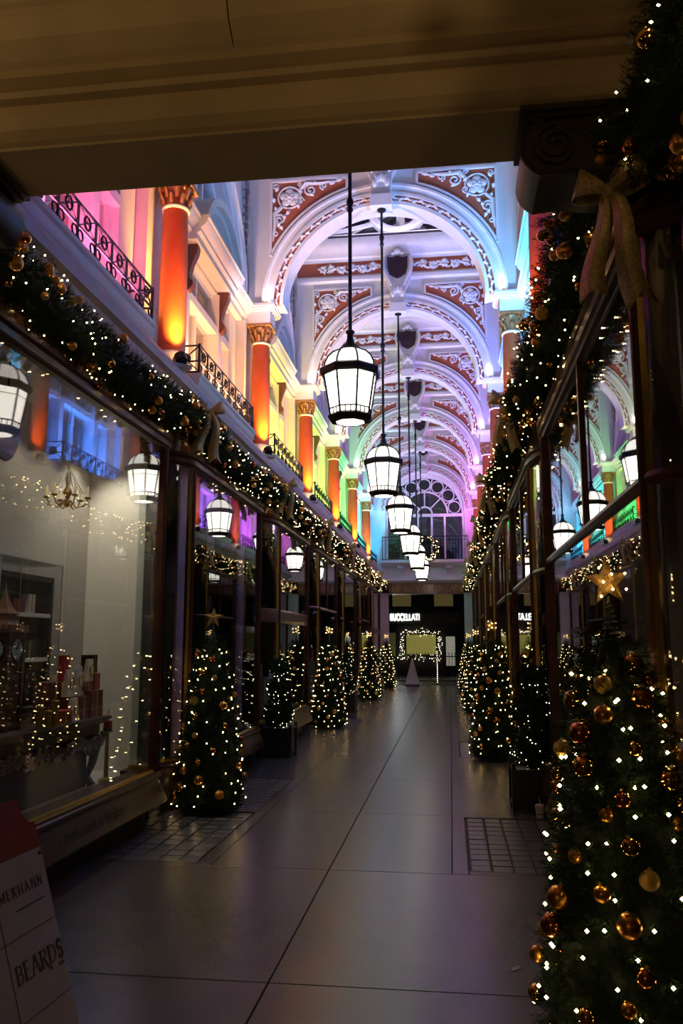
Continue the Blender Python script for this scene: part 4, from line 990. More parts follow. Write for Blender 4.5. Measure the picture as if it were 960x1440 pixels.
# bows
def bow_meshes():
    D = {}
    m = MB(); W = .042
    def ribbon(m, ctr, side, th=.003):
        n = len(ctr); vs = []
        for c, s_ in zip(ctr, side):
            c = Vector(c); s_ = Vector(s_); vs += [tuple(c-s_), tuple(c+s_)]
        m.add(vs, [(2*i, 2*i+1, 2*i+3, 2*i+2) for i in range(n-1)])
    for sy in (-1, 1):
        n = 16; ctr = []; side = []
        for i in range(n+1):
            a = 2*PI*i/n; e = (1-math.cos(a))/2
            ctr.append((.025 + .055*math.sin(a), sy*.135*e, .02 + .07*e)); side.append((.0, -sy*.02*e, .020+.042*e))
        ribbon(m, ctr, side)
    D['loops'] = m
    m = MB(); m.sphere((.035,0,.02), .032, 10, 8, .9, 1, 1); D['knot'] = m
    for j, (sy, L, dx) in enumerate(((-1, .40, .02), (1, .47, .045))):
        m = MB(); n = 12; vs = []; 
        for i in range(n+1):
            t = i/n; c = Vector((.03 + dx*math.sin(t*5), sy*(.02+.07*t) + .02*math.sin(t*6), .01 - L*t)); w_ = .024 + .034*t
            vs += [tuple(c + Vector((-.01*t, -w_, 0))), tuple(c + Vector((.012, 0, 0))), tuple(c + Vector((-.01*t, w_, 0)))]
        b = len(vs); vs[-2] = (vs[-2][0], vs[-2][1], vs[-2][2]+.06)
        fs = []
        for i in range(n): fs += [(3*i,3*i+1,3*i+4,3*i+3), (3*i+1,3*i+2,3*i+5,3*i+4)]
        m.add(vs, fs); D['tail%d' % j] = m
    return D
BW = {}
for k_, m_ in bow_meshes().items():
    BW[k_] = m_.mesh(k_.rstrip('01'), M['ribbon'])
for k in range(-1, 6):
    for sx, cols in ((-1, LCOL), (1, RCOL)):
        lab = 'gold ribbon bow on the dark post between the %s and the %s lit bays' % (cols[k][0], cols[k+1][0]) if k >= 0 else 'gold ribbon bow on the entrance post below the scroll console, %s lit bay' % cols[0][0]
        if k == -1 and sx < 0: continue
        t = thing('ribbon_bow', lab, 'bow', (sx*1.38 if k >= 0 else 1.50, N(k) + .02 if k >= 0 else 3.08, 3.63 if k >= 0 else 3.20), math.radians(-58) if sx < 0 else PI + math.radians(58), 'gold bows on the posts')
        if k == -1: t.scale = (1.0,)*3
        for p, me in BW.items():
            o = obj(p.rstrip('01'), me, parent=t); md = o.modifiers.new('solid', 'SOLIDIFY'); md.thickness = .003

# ------------------------------------------------------------------ topiaries in black planters
random.seed(5)
PLM = {}
m = MB(); s_ = .20
m.box(-s_, s_, -s_, s_, .03, .36); PLM['box'] = m
m = MB()
for a in (-1, 1):
    for b in (-1, 1):
        m.box(a*s_-.022, a*s_+.022, b*s_-.022, b*s_+.022, 0, .40); m.sphere((a*s_, b*s_, .415), .022, 8, 6)
    m.box(-s_, s_, a*s_-.012, a*s_+.012, .345, .38); m.box(-s_, s_, a*s_-.012, a*s_+.012, .04, .075)
    m.box(a*s_-.012, a*s_+.012, -s_, s_, .345, .38); m.box(a*s_-.012, a*s_+.012, -s_, s_, .04, .075)
PLM['frame'] = m
PLM = {k: m.mesh(k, M['planter'], smooth=(k == 'frame')) for k, m in PLM.items()}
m = MB(); m.tube([(0,0,.30),(.006,0,.6),(-.005,0,.9),(0,0,1.2)], .016, 7); TST = m.mesh('stem', M['stem'])
TB = []
for zc, R in ((.57,.195), (.89,.158), (1.165,.125)):
    m = MB(); m.sphere((0,0,zc), R*.8, 12, 9)
    for i in range(int(1500*(R/.2)**2)):
        u = Vector((random.gauss(0,1), random.gauss(0,1), random.gauss(0,1))).normalized(); p = Vector((0,0,zc)) + u*R*random.uniform(.78, 1.06)
        d = (u + Vector((random.uniform(-1,1), random.uniform(-1,1), random.uniform(-1,1)))*.7).normalized(); sd = d.cross(u + Vector((.1,.2,.3))).normalized()
        L, W = .034, .010; m.add([p, p+d*L*.5+sd*W, p+d*L, p+d*L*.5-sd*W], [(0,1,2,3)])
    TB.append(m.mesh('leaf_ball', M['boxleaf'], smooth=False))
m = MB()
for i in range(75):
    zc, R = random.choice(((.57,.195), (.57,.195), (.89,.158), (1.165,.125))); u = Vector((random.gauss(0,1), random.gauss(0,1), random.gauss(0,1))).normalized()
    m.octa(Vector((0,0,zc)) + u*(R*1.08), .0042)
TLI = m.mesh('fairy_lights', M['bulbsmall'], smooth=False)
TOP = [(-1.50, N(1)+.28, 'three ball topiary in black planter by the column between peach and yellow lit windows'), (-1.50, N(3)+.28, 'three ball topiary in black planter by the column between lime and green lit windows'),
       (-1.50, N(5)+.28, 'three ball topiary in black planter by the column between turquoise and sky blue lit windows'),
       (1.58, N(0)+.72, 'three ball topiary in black planter with a paper cup at its foot'), (1.55, N(2)+.45, 'three ball topiary in black planter by the column between blue and indigo lit windows'),
       (1.55, N(4)+.45, 'three ball topiary in black planter by the column between violet and purple lit windows')]
for i, (x, y, lab) in enumerate(TOP):
    t = thing('topiary', lab, 'potted topiary', (x, y, 0), 0, 'topiaries along the shopfronts')
    obj('planter_box', PLM['box'], parent=t); obj('planter_frame', PLM['frame'], parent=t); obj('stem', TST, parent=t)
    for me in TB: o = obj('leaf_ball', me, parent=t); o.rotation_euler = (0, 0, i*1.1); o['kind'] = 'stuff'
    o = obj('fairy_lights', TLI, parent=t); o.rotation_euler = (0, 0, i*.9); o['kind'] = 'stuff'

# paper cup
t = thing('paper_cup', 'white paper coffee cup with lid and straw on the floor by the planter', 'cup', (1.58, 7.66, 0))
cupm = mat('paper_cup_white', (.62,.58,.52), .6, var=.05)
obj('cup_body', MB().lathe([(.027,0),(.03,.002),(.038,.095)], 18), cupm, t); obj('lid', MB().lathe([(.041,.094),(.041,.102),(.036,.112),(.02,.114)], 18), cupm, t)
obj('straw', MB().tube([(.01,0,.10),(-.004,.004,.175)], .003, 6), cupm, t); o = obj('sleeve_mark', MB().lathe([(.0325,.030),(.0352,.065)], 18, cap=False), mat('cup_print', (.30,.22,.15), .6, var=.5, scale=60), t)

# fallen leaf on the floor
m = MB(); m.add([(-.035,0,.002),(-.01,.012,.006),(.02,.010,.004),(.04,0,.008),(.02,-.010,.004),(-.01,-.012,.003),(.0,0,.009)], [(0,6,1),(1,6,2),(2,6,3),(3,6,4),(4,6,5),(5,6,0)]); m.tube([(-.035,0,.002),(-.055,.004,.004)], .0015, 4)
o = tag(obj('fallen_leaf', m, mat('dry_leaf', (.42,.32,.22), .7, var=.2), None, (1.11, 4.2, .0)), 'small dry leaf lying on the paving before the large tree', 'leaf'); o.rotation_euler = (0, 0, .9)
# ------------------------------------------------------------------ shop directory board in the foreground
E_ = Vector((.075, 1, 0)).normalized(); U_ = Vector((.31, 0, -.95)).normalized(); Yv = E_.cross(U_).normalized()
bd = thing('directory_board', 'white A-frame shop directory board with red notched header', 'sign')
Zv = -U_; Xv = E_
A0 = Vector((-.38, 2.5, .79))
bd.matrix_world = Matrix(((Xv.x, Yv.x, Zv.x, A0.x), (Xv.y, Yv.y, Zv.y, A0.y), (Xv.z, Yv.z, Zv.z, A0.z), (0,0,0,1)))
bwhite = mat('board_white', (.52,.47,.42), .5, var=.04); bred = mat('board_red', (.30,.035,.012), .45, var=.08); bgrey = mat('board_print', (.09,.08,.08), .6, var=.1); bline = mat('board_line', (.17,.15,.14), .6, var=.1)
W_ = .508
m = MB(); m.box(-W_, 0, 0, .02, -.74, .105); obj('panel', m, bwhite, bd, smooth=False)
hd = [(-W_,.105),(0,.105),(0,.175)] + [(-.005-.062*math.sin(t), .18+.075*(1-math.cos(t))) for t in [PI/2*i/8 for i in range(9)]] + [(-.10,.262),(-W_+.10,.262)] + [(-W_+.005+.062*math.sin(t), .18+.075*(1-math.cos(t))) for t in [PI/2*i/8 for i in range(8,-1,-1)]] + [(-W_,.175)]
m = MB(); m.prism_y(hd, 0, .02); obj('header', m, bred, bd, smooth=False)
m = MB()
for z in (-.1, -.305, -.51): m.box(-W_, 0, -.0012, .001, z-.0014, z+.0014)
m.box(-.2554, -.2526, -.0012, .001, -.74, .105); obj('grid_lines', m, bline, bd, smooth=False)
m, wd = lettering('MEKHANN', .030, .10, .055, False, .002, .26); obj('lettering', m, bgrey, bd, (-.243, -.0012, .002))
m, wd = lettering('BEArDS', .050, .15, .06, True, .002, .10); obj('lettering', m, bgrey, bd, (-.236, -.0012, -.213))
m = MB()
for i in range(16): m.box(-.175+.009*i, -.169+.009*i, -.0015, .001, -.036, -.031)
for i in range(5): m.box(-.034+.006*i, -.0305+.006*i, -.0015, .001, -.232, -.223)
obj('small_print', m, bline, bd, smooth=False)
m = MB(); m.tube([(-.014,-.004,.088),(-.014,.001,.088)], .006, 10); obj('screw', m, M['iron'], bd)
m = MB(); m.box(-W_, 0, 0, .018, -.98, -.0); o = obj('rear_panel', m, bwhite, bd, (0, .022, .17), smooth=False); o.rotation_euler = (math.radians(36), 0, 0)
m = MB()
for x in (-W_+.03, -.03): m.box(x-.02, x+.02, 0, .02, -.828, -.74)
obj('foot', m, M['iron'], bd, smooth=False)
# ------------------------------------------------------------------ confectioner's window: the bright display in the nearest bay
rm = struct('wall_shop_left_1')
m = MB(); m.box(-2.50, -2.44, 3.6, 7.26, .36, 3.42); obj('back_panel', m, M['greywall'], rm)
m = MB(); m.box(-2.44, -1.90, 7.16, 7.20, .36, 3.42); obj('end_panel', m, M['whitewall'], rm)
m = MB(); m.box(-2.44, -1.85, 3.62, 3.66, .36, 3.42); obj('near_panel', m, M['greywall'], rm)
m = MB(); m.box(-2.44, -1.84, 3.66, 7.16, .36, .40); obj('display_floor', m, M['greywall'], rm)
m = MB(); m.box(-2.5, -1.86, 3.6, 7.2, 3.40, 3.45); obj('shop_ceiling', m, M['greywall'], rm)
spotglow = mat('downlight_glow', (1,1,1), .3, var=0, emit=(1,.93,.80), estr=10)
DLM = (MB().lathe([(.030,.02),(.045,.02),(.05,.0),(.045,-.008),(.030,-.004)], 14).mesh('trim_ring', M['ornament']), MB().lathe([(.002,.004),(.03,.004),(.03,.008)], 14).mesh('bulb', spotglow))
for i, y in enumerate((4.2, 5.05, 5.85, 6.3, 6.8)):
    t = thing('downlight', 'small round downlight in the white display ceiling, ' + ['at the end by the porch', 'over the clock tower case', 'just before the chandelier', 'just past the chandelier', 'next to the white end panel'][i], 'downlight', (-2.12, y, 3.39), 0, 'downlights of the white display')
    obj('trim_ring', DLM[0], parent=t); obj('bulb', DLM[1], parent=t)
    l = light('display_beam', 'SPOT', (0,0,-.012), 20 if y < 6.5 else 70, (1,.88,.68), .02, spot=math.radians(95), blend=.7); l.parent = t
for i, y in enumerate((4.3, 6.0)):  # two downlights added to lift the room seen behind the entrance tree
    t = thing('downlight', 'added dim fill downlight in the shop ceiling behind the large entrance tree, %s' % ('by the draped bust' if i == 0 else 'farther in'), 'downlight', (2.2, y, 3.385))
    obj('trim_ring', DLM[0], parent=t); obj('bulb', DLM[1], parent=t); l = light('shop_room_fill', 'SPOT', (0,0,-.012), 22, (1,.8,.55), .02, spot=math.radians(110), blend=.7); l.parent = t
# shelf niche
t = thing('wall_cabinet', 'dark open shelf cabinet on the grey wall behind the clock tower', 'shelf', (-2.43, 5.55, 0))
m = MB(); m.box(0, .012, -.75, .75, 1.02, 1.98); obj('back', m, M['dark'], t)
m = MB(); m.box(0,.10,-.78,-.74,1.0,2.0); m.box(0,.10,.74,.78,1.0,2.0); m.box(0,.10,-.78,.78,1.98,2.02); m.box(0,.10,-.78,.78,.98,1.02); obj('frame', m, M['beamdark'], t)
for z in (1.36, 1.70): m = MB(); m.box(.012, .10, -.74, .74, z, z+.03); obj('shelf', m, M['whitewall'], t)
random.seed(3)
cred = mat('dark_red_card', (.20,.022,.022), .45, var=.15); credb = mat('bright_red_card', (.40,.03,.03), .4, var=.12); cwhite = mat('ivory_card', (.66,.60,.50), .5, var=.08); cgold = mat('gold_card', (.55,.36,.08), .3, metal=.8, var=.15); cblk = mat('black_card', (.02,.02,.02), .3, var=.2); cgreen = mat('dark_green_card', (.02,.06,.04), .4, var=.2)
shelfitems = [(.10,'dark red',cred),(.14,'ivory',cwhite),(.09,'black',cblk),(.12,'bright red',credb),(.11,'gold',cgold),(.13,'dark green',cgreen)]
for j, z in enumerate((1.39, 1.73)):
    y = 5.0
    for i in range(6):
        hh, cn, cm_ = shelfitems[(i+2*j) % 6]; ww = .09 + .03*((i*7+j) % 3)
        t = thing('gift_box', '%s gift box on the %s shelf of the dark cabinet' % (cn, 'lower' if j == 0 else 'upper'), 'box', (-2.37, y, z+.001), 0, 'boxes on the dark cabinet')
        obj('box', MB().box(-.035, .035, -ww/2, ww/2, 0, hh), cm_, t, smooth=False); obj('ribbon', MB().box(-.037,.037,-ww*.08,ww*.08,.001,hh+.002), cgold, t, smooth=False); y += .2
# ornate table
tb = thing('carved_table', 'dark display table with carved gilt apron in the confectionery window', 'table', (0, 0, 0))
oldgilt = mat('old_gilt', (.20,.15,.08), .4, metal=.5, var=.4, scale=20)
wood = mat('dark_table_wood', (.05,.032,.022), .35, var=.3)
m = MB(); m.box(-2.40, -1.89, 4.3, 6.50, .88, .93); m.box(-2.41, -1.875, 4.28, 6.52, .905, .925); obj('table_top', m, wood, tb)
m = MB(); m.box(-2.36, -1.93, 4.4, 6.42, .80, .88); obj('frieze_rail', m, wood, tb)
m = MB(); m.box(-2.34, -2.0, 4.45, 6.36, .402, .80); obj('dark_skirt', m, mat('navy_cloth', (.012,.014,.022), .7, var=.2), tb)
m = MB(); random.seed(11); y = 4.45; i = 0
while y < 6.42:
    z = .735 + .025*math.sin(i*1.3); r0 = random.uniform(.045,.062); d = 1 if i % 2 else -1
    m.tube([(-1.915 + random.uniform(-.004,.004), y + r0*(1-.8*q/16)*math.cos(d*2*PI*1.5*q/16+i), z + r0*(1-.8*q/16)*math.sin(d*2*PI*1.5*q/16+i)) for q in range(17)], .014, 5)
    m.tube([(-1.92, y, z-.03), (-1.90, y+.05, z+.03), (-1.92, y+.11, z-.02)], [.01,.022,.008], 5); y += .098; i += 1
obj('carved_apron', m, oldgilt, tb)
for (x, y) in ((-1.97, 4.4), (-1.97, 6.38), (-2.33, 4.4), (-2.33, 6.38)):
    m = MB(); m.tube([(x, y, .80), (x+.03, y, .70), (x+.01, y, .58), (x-.03, y, .48), (x+.01, y, .405)], [.05,.045,.032,.025,.035], 8); obj('leg', m, oldgilt, tb)
# clock tower model in its clear case
ct = thing('clock_tower_model', 'brown model clock tower with white dials inside the clear case', 'model', (-2.115, 5.22, .931))
choc = mat('chocolate', (.11,.045,.025), .4, var=.2); chocl = mat('milk_chocolate', (.28,.12,.07), .4, var=.15)
m = MB(); m.box(-.09,.09,-.09,.09,0,.42)
for a in (-1,1):
    for b in (-1,1): m.box(a*.09-.018,a*.09+.018,b*.09-.018,b*.09+.018,0,.66)
for q in range(4):
    z = .05+q*.09; m.box(-.095,.095,-.095,.095,z,z+.012)
m.box(-.10,.10,-.10,.10,.42,.64); obj('shaft', m, choc, ct, smooth=False)
m = MB(); m.box(-.12,.12,-.12,.12,.64,.665)
for q in range(7):
    for a in (-1,1): m.box(-.115+q*.035,-.10+q*.035,a*.115-.006,a*.115+.006,.665,.69); m.box(a*.115-.006,a*.115+.006,-.115+q*.035,-.10+q*.035,.665,.69)
m.lathe([(.13,.665),(.085,.72),(.08,.76),(.095,.765),(.06,.80),(.02,.87),(.006,.93),(.004,.97)], 4, a0=PI/4, cap=True); obj('spire', m, chocl, ct, smooth=False)
dial = mat('dial_white', (.7,.66,.58), .5, var=.05)
for rz in (0, PI/2, PI, -PI/2):
    m = MB(); m.tube([(.10,0,.53),(.106,0,.53)], .075, 24); o = obj('dial', m, dial, ct); o.rotation_euler = (0,0,rz)
    m = MB(); m.tube([(.107,.075*math.cos(2*PI*j/24),.53+.075*math.sin(2*PI*j/24)) for j in range(24)], .006, 5, close=True); m.bar((.109,0,.53),(.109,.02,.585),.006); m.bar((.109,0,.53),(.109,-.035,.545),.007)
    for j in range(12):
        a = 2*PI*j/12; m.bar((.108,.056*math.cos(a),.53+.056*math.sin(a)),(.108,.068*math.cos(a),.53+.068*math.sin(a)),.004)
    h = obj('clock_hands', m, cblk, o)
cs = thing('display_case', 'tall clear acrylic case over the model clock tower', 'display case', (-2.115, 5.28, .931))
for nm, bx in (('front_panel',(.156,.16,-.42,.42,0,1.12)),('back_panel',(-.16,-.156,-.42,.42,0,1.12)),('side_panel',(-.16,.16,.416,.42,0,1.12)),('side_panel',(-.16,.16,-.42,-.416,0,1.12)),('lid',(-.16,.16,-.42,.42,1.12,1.124))):
    obj(nm, MB().box(*bx), M['acrylic'], cs, smooth=False)
m = MB(); edge = mat('acrylic_edge', (.55,.58,.56), .2, var=0)
for a in (-.16,.16):
    for b in (-.42,.42): m.bar((a,b,0),(a,b,1.124),.005)
    m.bar((a,-.42,1.124),(a,.42,1.124),.005)
for b in (-.42,.42): m.bar((-.16,b,1.124),(.16,b,1.124),.005)
obj('edges', m, edge, cs)
# boxes and cards on the table: (x, y, z, dx, dy, dz, colour name, material, what)
def giftbox(x, y, z, dx, dy, dz, mt, label, rz=0, ribbon=cgold):
    t = thing('gift_box', label, 'box', (x, y, z), rz)
    obj('box', MB().box(-dx/2,dx/2,-dy/2,dy/2,0,dz), mt, t, smooth=False)
    m = MB(); m.box(-dx/2-.001,dx/2+.001,-dy*.06,dy*.06,-.0+.001,dz+.001); obj('ribbon', m, ribbon, t, smooth=False); return t
T0 = .931
giftbox(-2.02, 6.33, T0, .20, .22, .10, cred, 'wide dark red gift box at the far end of the carved table')
giftbox(-2.02, 6.34, T0+.102, .19, .21, .10, cred, 'dark red gift box second in the stack on the carved table')
giftbox(-2.03, 6.40, T0+.204, .15, .09, .13, credb, 'upright red box with gold arch mark on top of the stack')
giftbox(-2.03, 6.24, T0+.204, .15, .14, .07, cred, 'flat dark red box beside the upright red box on the stack')
giftbox(-2.02, 6.12, T0, .18, .16, .17, cred, 'cube dark red box beside the red stack on the carved table')
giftbox(-1.97, 5.80, T0, .10, .20, .09, credb, 'low bright red box at the front of the carved table')
giftbox(-2.16, 5.98, T0, .14, .16, .28, cred, 'tall dark red box behind the low bright red box')
giftbox(-2.05, 6.44, T0+.336, .10, .09, .14, cblk, 'black upright box on top of the red stack')
giftbox(-2.16, 6.22, T0+.276, .05, .10, .20, credb, 'red book standing behind the white cards', ribbon=credb)
for i, (y, z, cm_, lab) in enumerate(((5.50, T0, cgold, 'gold tin'), (5.40, T0, cgold, 'gold tin'), (5.60, T0+.0, cgold, 'gold tin'))):
    hz = (.09, .15, .12)[i]; t = thing('gold_tin', '%s round gold tin at the foot of the clear display case' % ('shortest', 'tallest', 'middle sized')[i], 'tin', (-1.92, 5.5, T0), 0, 'gold tins on the carved table')
    t.location = (-1.920, (5.52, 5.62, 5.42)[i], T0)
    obj('tin_body', MB().lathe([(.026,0),(.026,hz)], 18), cgold, t); obj('lid', MB().lathe([(.028,hz),(.028,hz+.02),(.012,hz+.025),(.012,hz+.04)], 18), cgold, t)
for i, (x, y, z, hh, lab) in enumerate(((-2.0, 5.99, T0+.175, .20, 'white card with gold ring on the tall red box'), (-2.0, 6.14, T0+.175, .22, 'white card with gold ring on the cube red box'), (-2.0, 6.33, T0+.276, .17, 'patterned white bag card on the red stack'), (-1.94, 5.95, T0, .17, 'white card with gold ring standing at the table front'))):
    t = thing('easel_card', lab, 'card', (x, y, z))
    m = MB(); m.prism_y([(-.03,0),(.03,0),(.006,hh),(-.006,hh)], -.055, .055); obj('card', m, cwhite, t, smooth=False)
    m = MB(); m.tube([(.022-.1*(.5*hh+.045*math.sin(2*PI*j/16))*.0+.004, .034*math.cos(2*PI*j/16), hh*.5+.045*math.sin(2*PI*j/16)) for j in range(16)], .006, 5, close=True); obj('gold_ring', m, cgold, t)
t = thing('toy_figure', 'small red and green drum ornament hanging at the end of the table', 'ornament', (-1.93, 6.58, .80))
obj('drum', MB().lathe([(.035,0),(.035,.08)], 14), credb, t); obj('band', MB().lathe([(.037,.0),(.037,.02)], 14), cgreen, t); obj('post', MB().tube([(0,0,.08),(0,0,.17)], .004, 5), M['brass'], t)
m = MB(); m.lathe([(.06,.40),(.06,.425),(.018,.44),(.014,.78),(.05,.795),(.05,.80)], 14)
tag(obj('ornament_stand', m, M['brass'], None, (-1.93, 6.58, 0)), 'slim brass stand carrying the red drum ornament', 'stand')
# chandelier
ch = thing('chandelier', 'small brass chandelier with candle lights in the confectionery window', 'chandelier', (-2.12, 6.05, 2.55))
m = MB(); m.tube([(0,0,.30),(0,0,.84)], .006, 6); m.lathe([(.005,.0),(.03,.03),(.015,.08),(.04,.12),(.015,.17),(.025,.24),(.008,.32)], 10); obj('stem', m, M['brass'], ch)
for k in range(6):
    a = 2*PI*k/6+.3; c, s_ = math.cos(a), math.sin(a)
    m = MB(); m.tube([(.02*c,.02*s_,.06),(.07*c,.07*s_,.0),(.13*c,.13*s_,.02),(.155*c,.155*s_,.07)], .006, 6); m.lathe([(.02,.07),(.028,.085),(.01,.085)], 8, (.155*c,.155*s_,0)); arm = obj('arm', m, M['brass'], ch)
    m = MB(); m.lathe([(.009,.085),(.009,.155),(.003,.175)], 8, (.155*c,.155*s_,0)); obj('candle', m, mat('candle_cream', (.7,.6,.4), .5, var=0, emit=(1,.7,.3), estr=.25) if k == 0 else bpy.data.materials['candle_cream'], arm)
m = MB()
for k in range(12):
    a = 2*PI*k/12; m.tube([(.02*math.cos(a),.02*math.sin(a),.30),(.07*math.cos(a),.07*math.sin(a),.20),(.12*math.cos(a),.12*math.sin(a),.12)], .003, 4)
    m.octa((.155*math.cos(a),.155*math.sin(a),.03), .012)
obj('crystal_drops', m, edge, ch)
# gilt script on the sill of the confectioner's window
def font_text(text, size, shear=.25):
    cu = bpy.data.curves.new('t', 'FONT'); cu.body = text; cu.size = size; cu.shear = shear; cu.extrude = .001
    o = bpy.data.objects.new('t', cu); COL.objects.link(o); bpy.context.view_layer.update()
    me = bpy.data.meshes.new_from_object(o.evaluated_get(bpy.context.evaluated_depsgraph_get())); bpy.data.objects.remove(o); return me
me = font_text('Charbonnel et Walker', .115, .4); me.name = 'sill_script'; me.materials.append(mat('dark_script', (.03,.012,.008), .5, var=.1))
o = obj('sill_script', me, parent=SHOPL[0]); o.location = (-1.688, -.85, .245)
sl = Vector((-.08, 0, .17)).normalized(); nx = Vector((0,1,0)); nz = nx.cross(sl)
o.matrix_local = Matrix(((nx.x, sl.x, nz.x, -1.566), (nx.y, sl.y, nz.y, -.36), (nx.z, sl.z, nz.z, .255), (0,0,0,1)))

# ------------------------------------------------------------------ other shop rooms
for b in range(1, NB): shop_room(b, -1, M['dark'])
for b in range(NB): shop_room(b, 1, rdim if b < 2 else M['dark'])
# pink dressed window of the second shop
pk = mat('lilac_board', (.50,.30,.42), .5, var=.08); pkt = mat('pink_tinsel', (.52,.26,.36), .5, var=.4, scale=60)
t = thing('window_surround', 'lilac pink arched surround with tinsel edge inside the shop window', 'display', (0, YC(1), 0))
m = MB(); m.box(-1.80,-1.78,-1.42,-1.12,.44,3.25); m.box(-1.80,-1.78,.9,1.2,.44,3.25); m.box(-1.80,-1.78,-1.12,.9,2.85,3.25)
for sy, y0 in ((1,-1.12),(-1,.9)): m.prism_x([(y0,2.85),(y0,2.55),(y0+sy*.04,2.68),(y0+sy*.14,2.79),(y0+sy*.28,2.85)], -1.80, -1.78)
obj('board', m, pk, t, smooth=False)
m = MB(); random.seed(9); path = [(-1.12,.5),(-1.12,2.55),(-1.06,2.70),(-.96,2.80),(-.82,2.85),(.6,2.85),(.74,2.80),(.86,2.70),(.9,2.55),(.9,.5)]
for (a, b), (c, d) in zip(path[:-1], path[1:]):
    n = max(2, int(math.hypot(c-a, d-b)/.012))
    for i in range(n):
        p = Vector((-1.775, a+(c-a)*i/n, b+(d-b)*i/n)); twig(m, p, Vector((random.uniform(-.3,.8), random.uniform(-1,1), random.uniform(-1,1))), .03, 5, .03, .004)
o = obj('tinsel', m, pkt, t, smooth=False); o['kind'] = 'stuff'
def plaque(x, y, z, lab):
    t = thing('hanging_plaque', lab, 'shop sign', (x, y, z))
    m = MB(); m.tube([(-.012,0,0),(.012,0,0)], .19, 28); o = obj('disc', m, cblk, t); o.scale = (1, .8, 1.15)
    m = MB(); m.tube([(.0,.152*math.cos(2*PI*j/28),.218*math.sin(2*PI*j/28)) for j in range(28)], .012, 6, close=True); obj('rim', m, M['iron'], t)
    m = MB(); m.tube([(0,0,.21),(0,0,.45)], .006, 6); obj('hanger', m, M['iron'], t)
plaque(-1.92, YC(1)+.1, 2.72, 'round dark hanging plaque in the lilac dressed shop window'); plaque(-1.92, 4.75, 2.86, 'round dark hanging plaque in the confectionery window')
t = thing('ring_stand', 'slim dark stand holding a gold ring in the corner pane by the large tree', 'jewellery stand', (-2.04, N(0)+.50, .401))
m = MB(); m.lathe([(.09,0),(.09,.02),(.02,.04),(.015,.35),(.05,.37),(.05,.39),(.015,.41),(.012,.72),(.055,.74),(.055,.76)], 14); obj('stand', m, M['iron'], t)
m = MB(); m.tube([(.05*math.cos(2*PI*j/20), .0+.02*math.cos(2*PI*j/20), .825+.065*math.sin(2*PI*j/20)) for j in range(20)], .016, 7, close=True); obj('ring', m, M['goldshiny'], t)
# plinths with a few wares in the dark shops
pl = mat('grey_plinth', (.22,.20,.18), .5, var=.08)
wares = [('ivory', cwhite), ('dark red', cred), ('gold', cgold), ('black', cblk)]
for side, cols in ((-1, LCOL), (1, RCOL)):
    for b in range(0 if side > 0 else 2, 5):
        for j, dy in enumerate((-.8, .1, .9)):
            x, y = side*(2.12+.08*(j % 2)), YC(b)+dy; h = (.55,.35,.7)[(j+b) % 3]
            m = MB(); m.box(-.14,.14,-.14,.14,0,h); m.box(-.155,.155,-.155,.155,h,h+.02)
            tag(obj('display_plinth', m, pl, None, (x, y, .401), smooth=False), 'grey %s display plinth in the shop window below the %s lit bay' % (('middling','low','tall')[(j+b) % 3], cols[b][0]), 'plinth', 'plinths %s %d' % (cols[b][0], (j+b) % 3))
            wn, wm = wares[(j+b) % 4]
            giftbox(x, y, .401+h+.021, .12, .16, .14+.05*j, wm, '%s wrapped box on the %s plinth below the %s lit bay' % (wn, ('middling','low','tall')[(j+b) % 3], cols[b][0]))
# white garment-like drape and pedestal in the near right-hand window
t = thing('draped_bust', 'pale draped shoulder bust in the window beside the entrance post', 'mannequin', (2.25, 4.05, .401))
m = MB(); m.lathe([(.16,0),(.16,.03),(.03,.05),(.03,.40)], 14); obj('stand', m, M['iron'], t)
m = MB(); m.lathe([(.10,.38),(.17,.46),(.19,.58),(.17,.70),(.15,.80),(.09,.88),(.055,.92),(.055,.98)], 18); o = obj('bust', m, mat('pale_drape', (.40,.34,.30), .7, var=.1), t); o.scale = (.7, 1.25, 1)

# security domes on the posts
for y, lab in ((N(1)+2.05, 'peach'), ):
    pass
for k, c in ((2, 'yellow'), (3, 'lime'), (4, 'green')):
    t = thing('dome_camera', 'black dome camera on a short arm on the post past the %s lit bay' % c, 'camera', (-1.84, N(k)-.16, 2.02))
    obj('arm', MB().tube([(0,0,0),(.22,0,.0)], .014, 8), M['iron'], t); obj('dome', MB().sphere((.26,0,-.01), .065, 12, 8), M['postblack'], t)

# ------------------------------------------------------------------ far end: wreath, gate, A-sign, opposite shop
random.seed(31)
t = thing('wreath', 'round lit fir wreath hung on the end balcony railing', 'wreath', (.06, YE-.50, 4.82))
m = MB()
for i in range(900):
    a = random.uniform(0,2*PI); b = random.uniform(0,2*PI); rr = .36+.08*math.cos(b); p = Vector((rr*math.cos(a), .08*math.sin(b), rr*math.sin(a)))
    twig(m, p, Vector((math.cos(a)*math.cos(b), math.sin(b), math.sin(a)*math.cos(b))) + Vector((random.uniform(-.5,.5),)*3), .07, 9, .045, .004)
obj('foliage', m, M['leaf'], t, smooth=False)['kind'] = 'stuff'
obj('hoop', MB().tube([(.36*math.cos(2*PI*j/24),0,.36*math.sin(2*PI*j/24)) for j in range(24)], .06, 6, close=True), M['core'], t)
m = MB()
for i in range(70):
    a = random.uniform(0,2*PI); rr = .36 + random.uniform(-.1,.1); m.octa((rr*math.cos(a), -.11, rr*math.sin(a)), .010)
obj('fairy_lights', m, M['bulb'], t, smooth=False)['kind'] = 'stuff'
for i in range(10):
    a = 2*PI*i/10+.2; bauble(t, (.37*math.cos(a), -.10, .37*math.sin(a)), .035, i % 4)
t = thing('pyramid_sign', 'white pyramid floor sign on the paving before the gate', 'sign', (-.54, 30.2, 0))
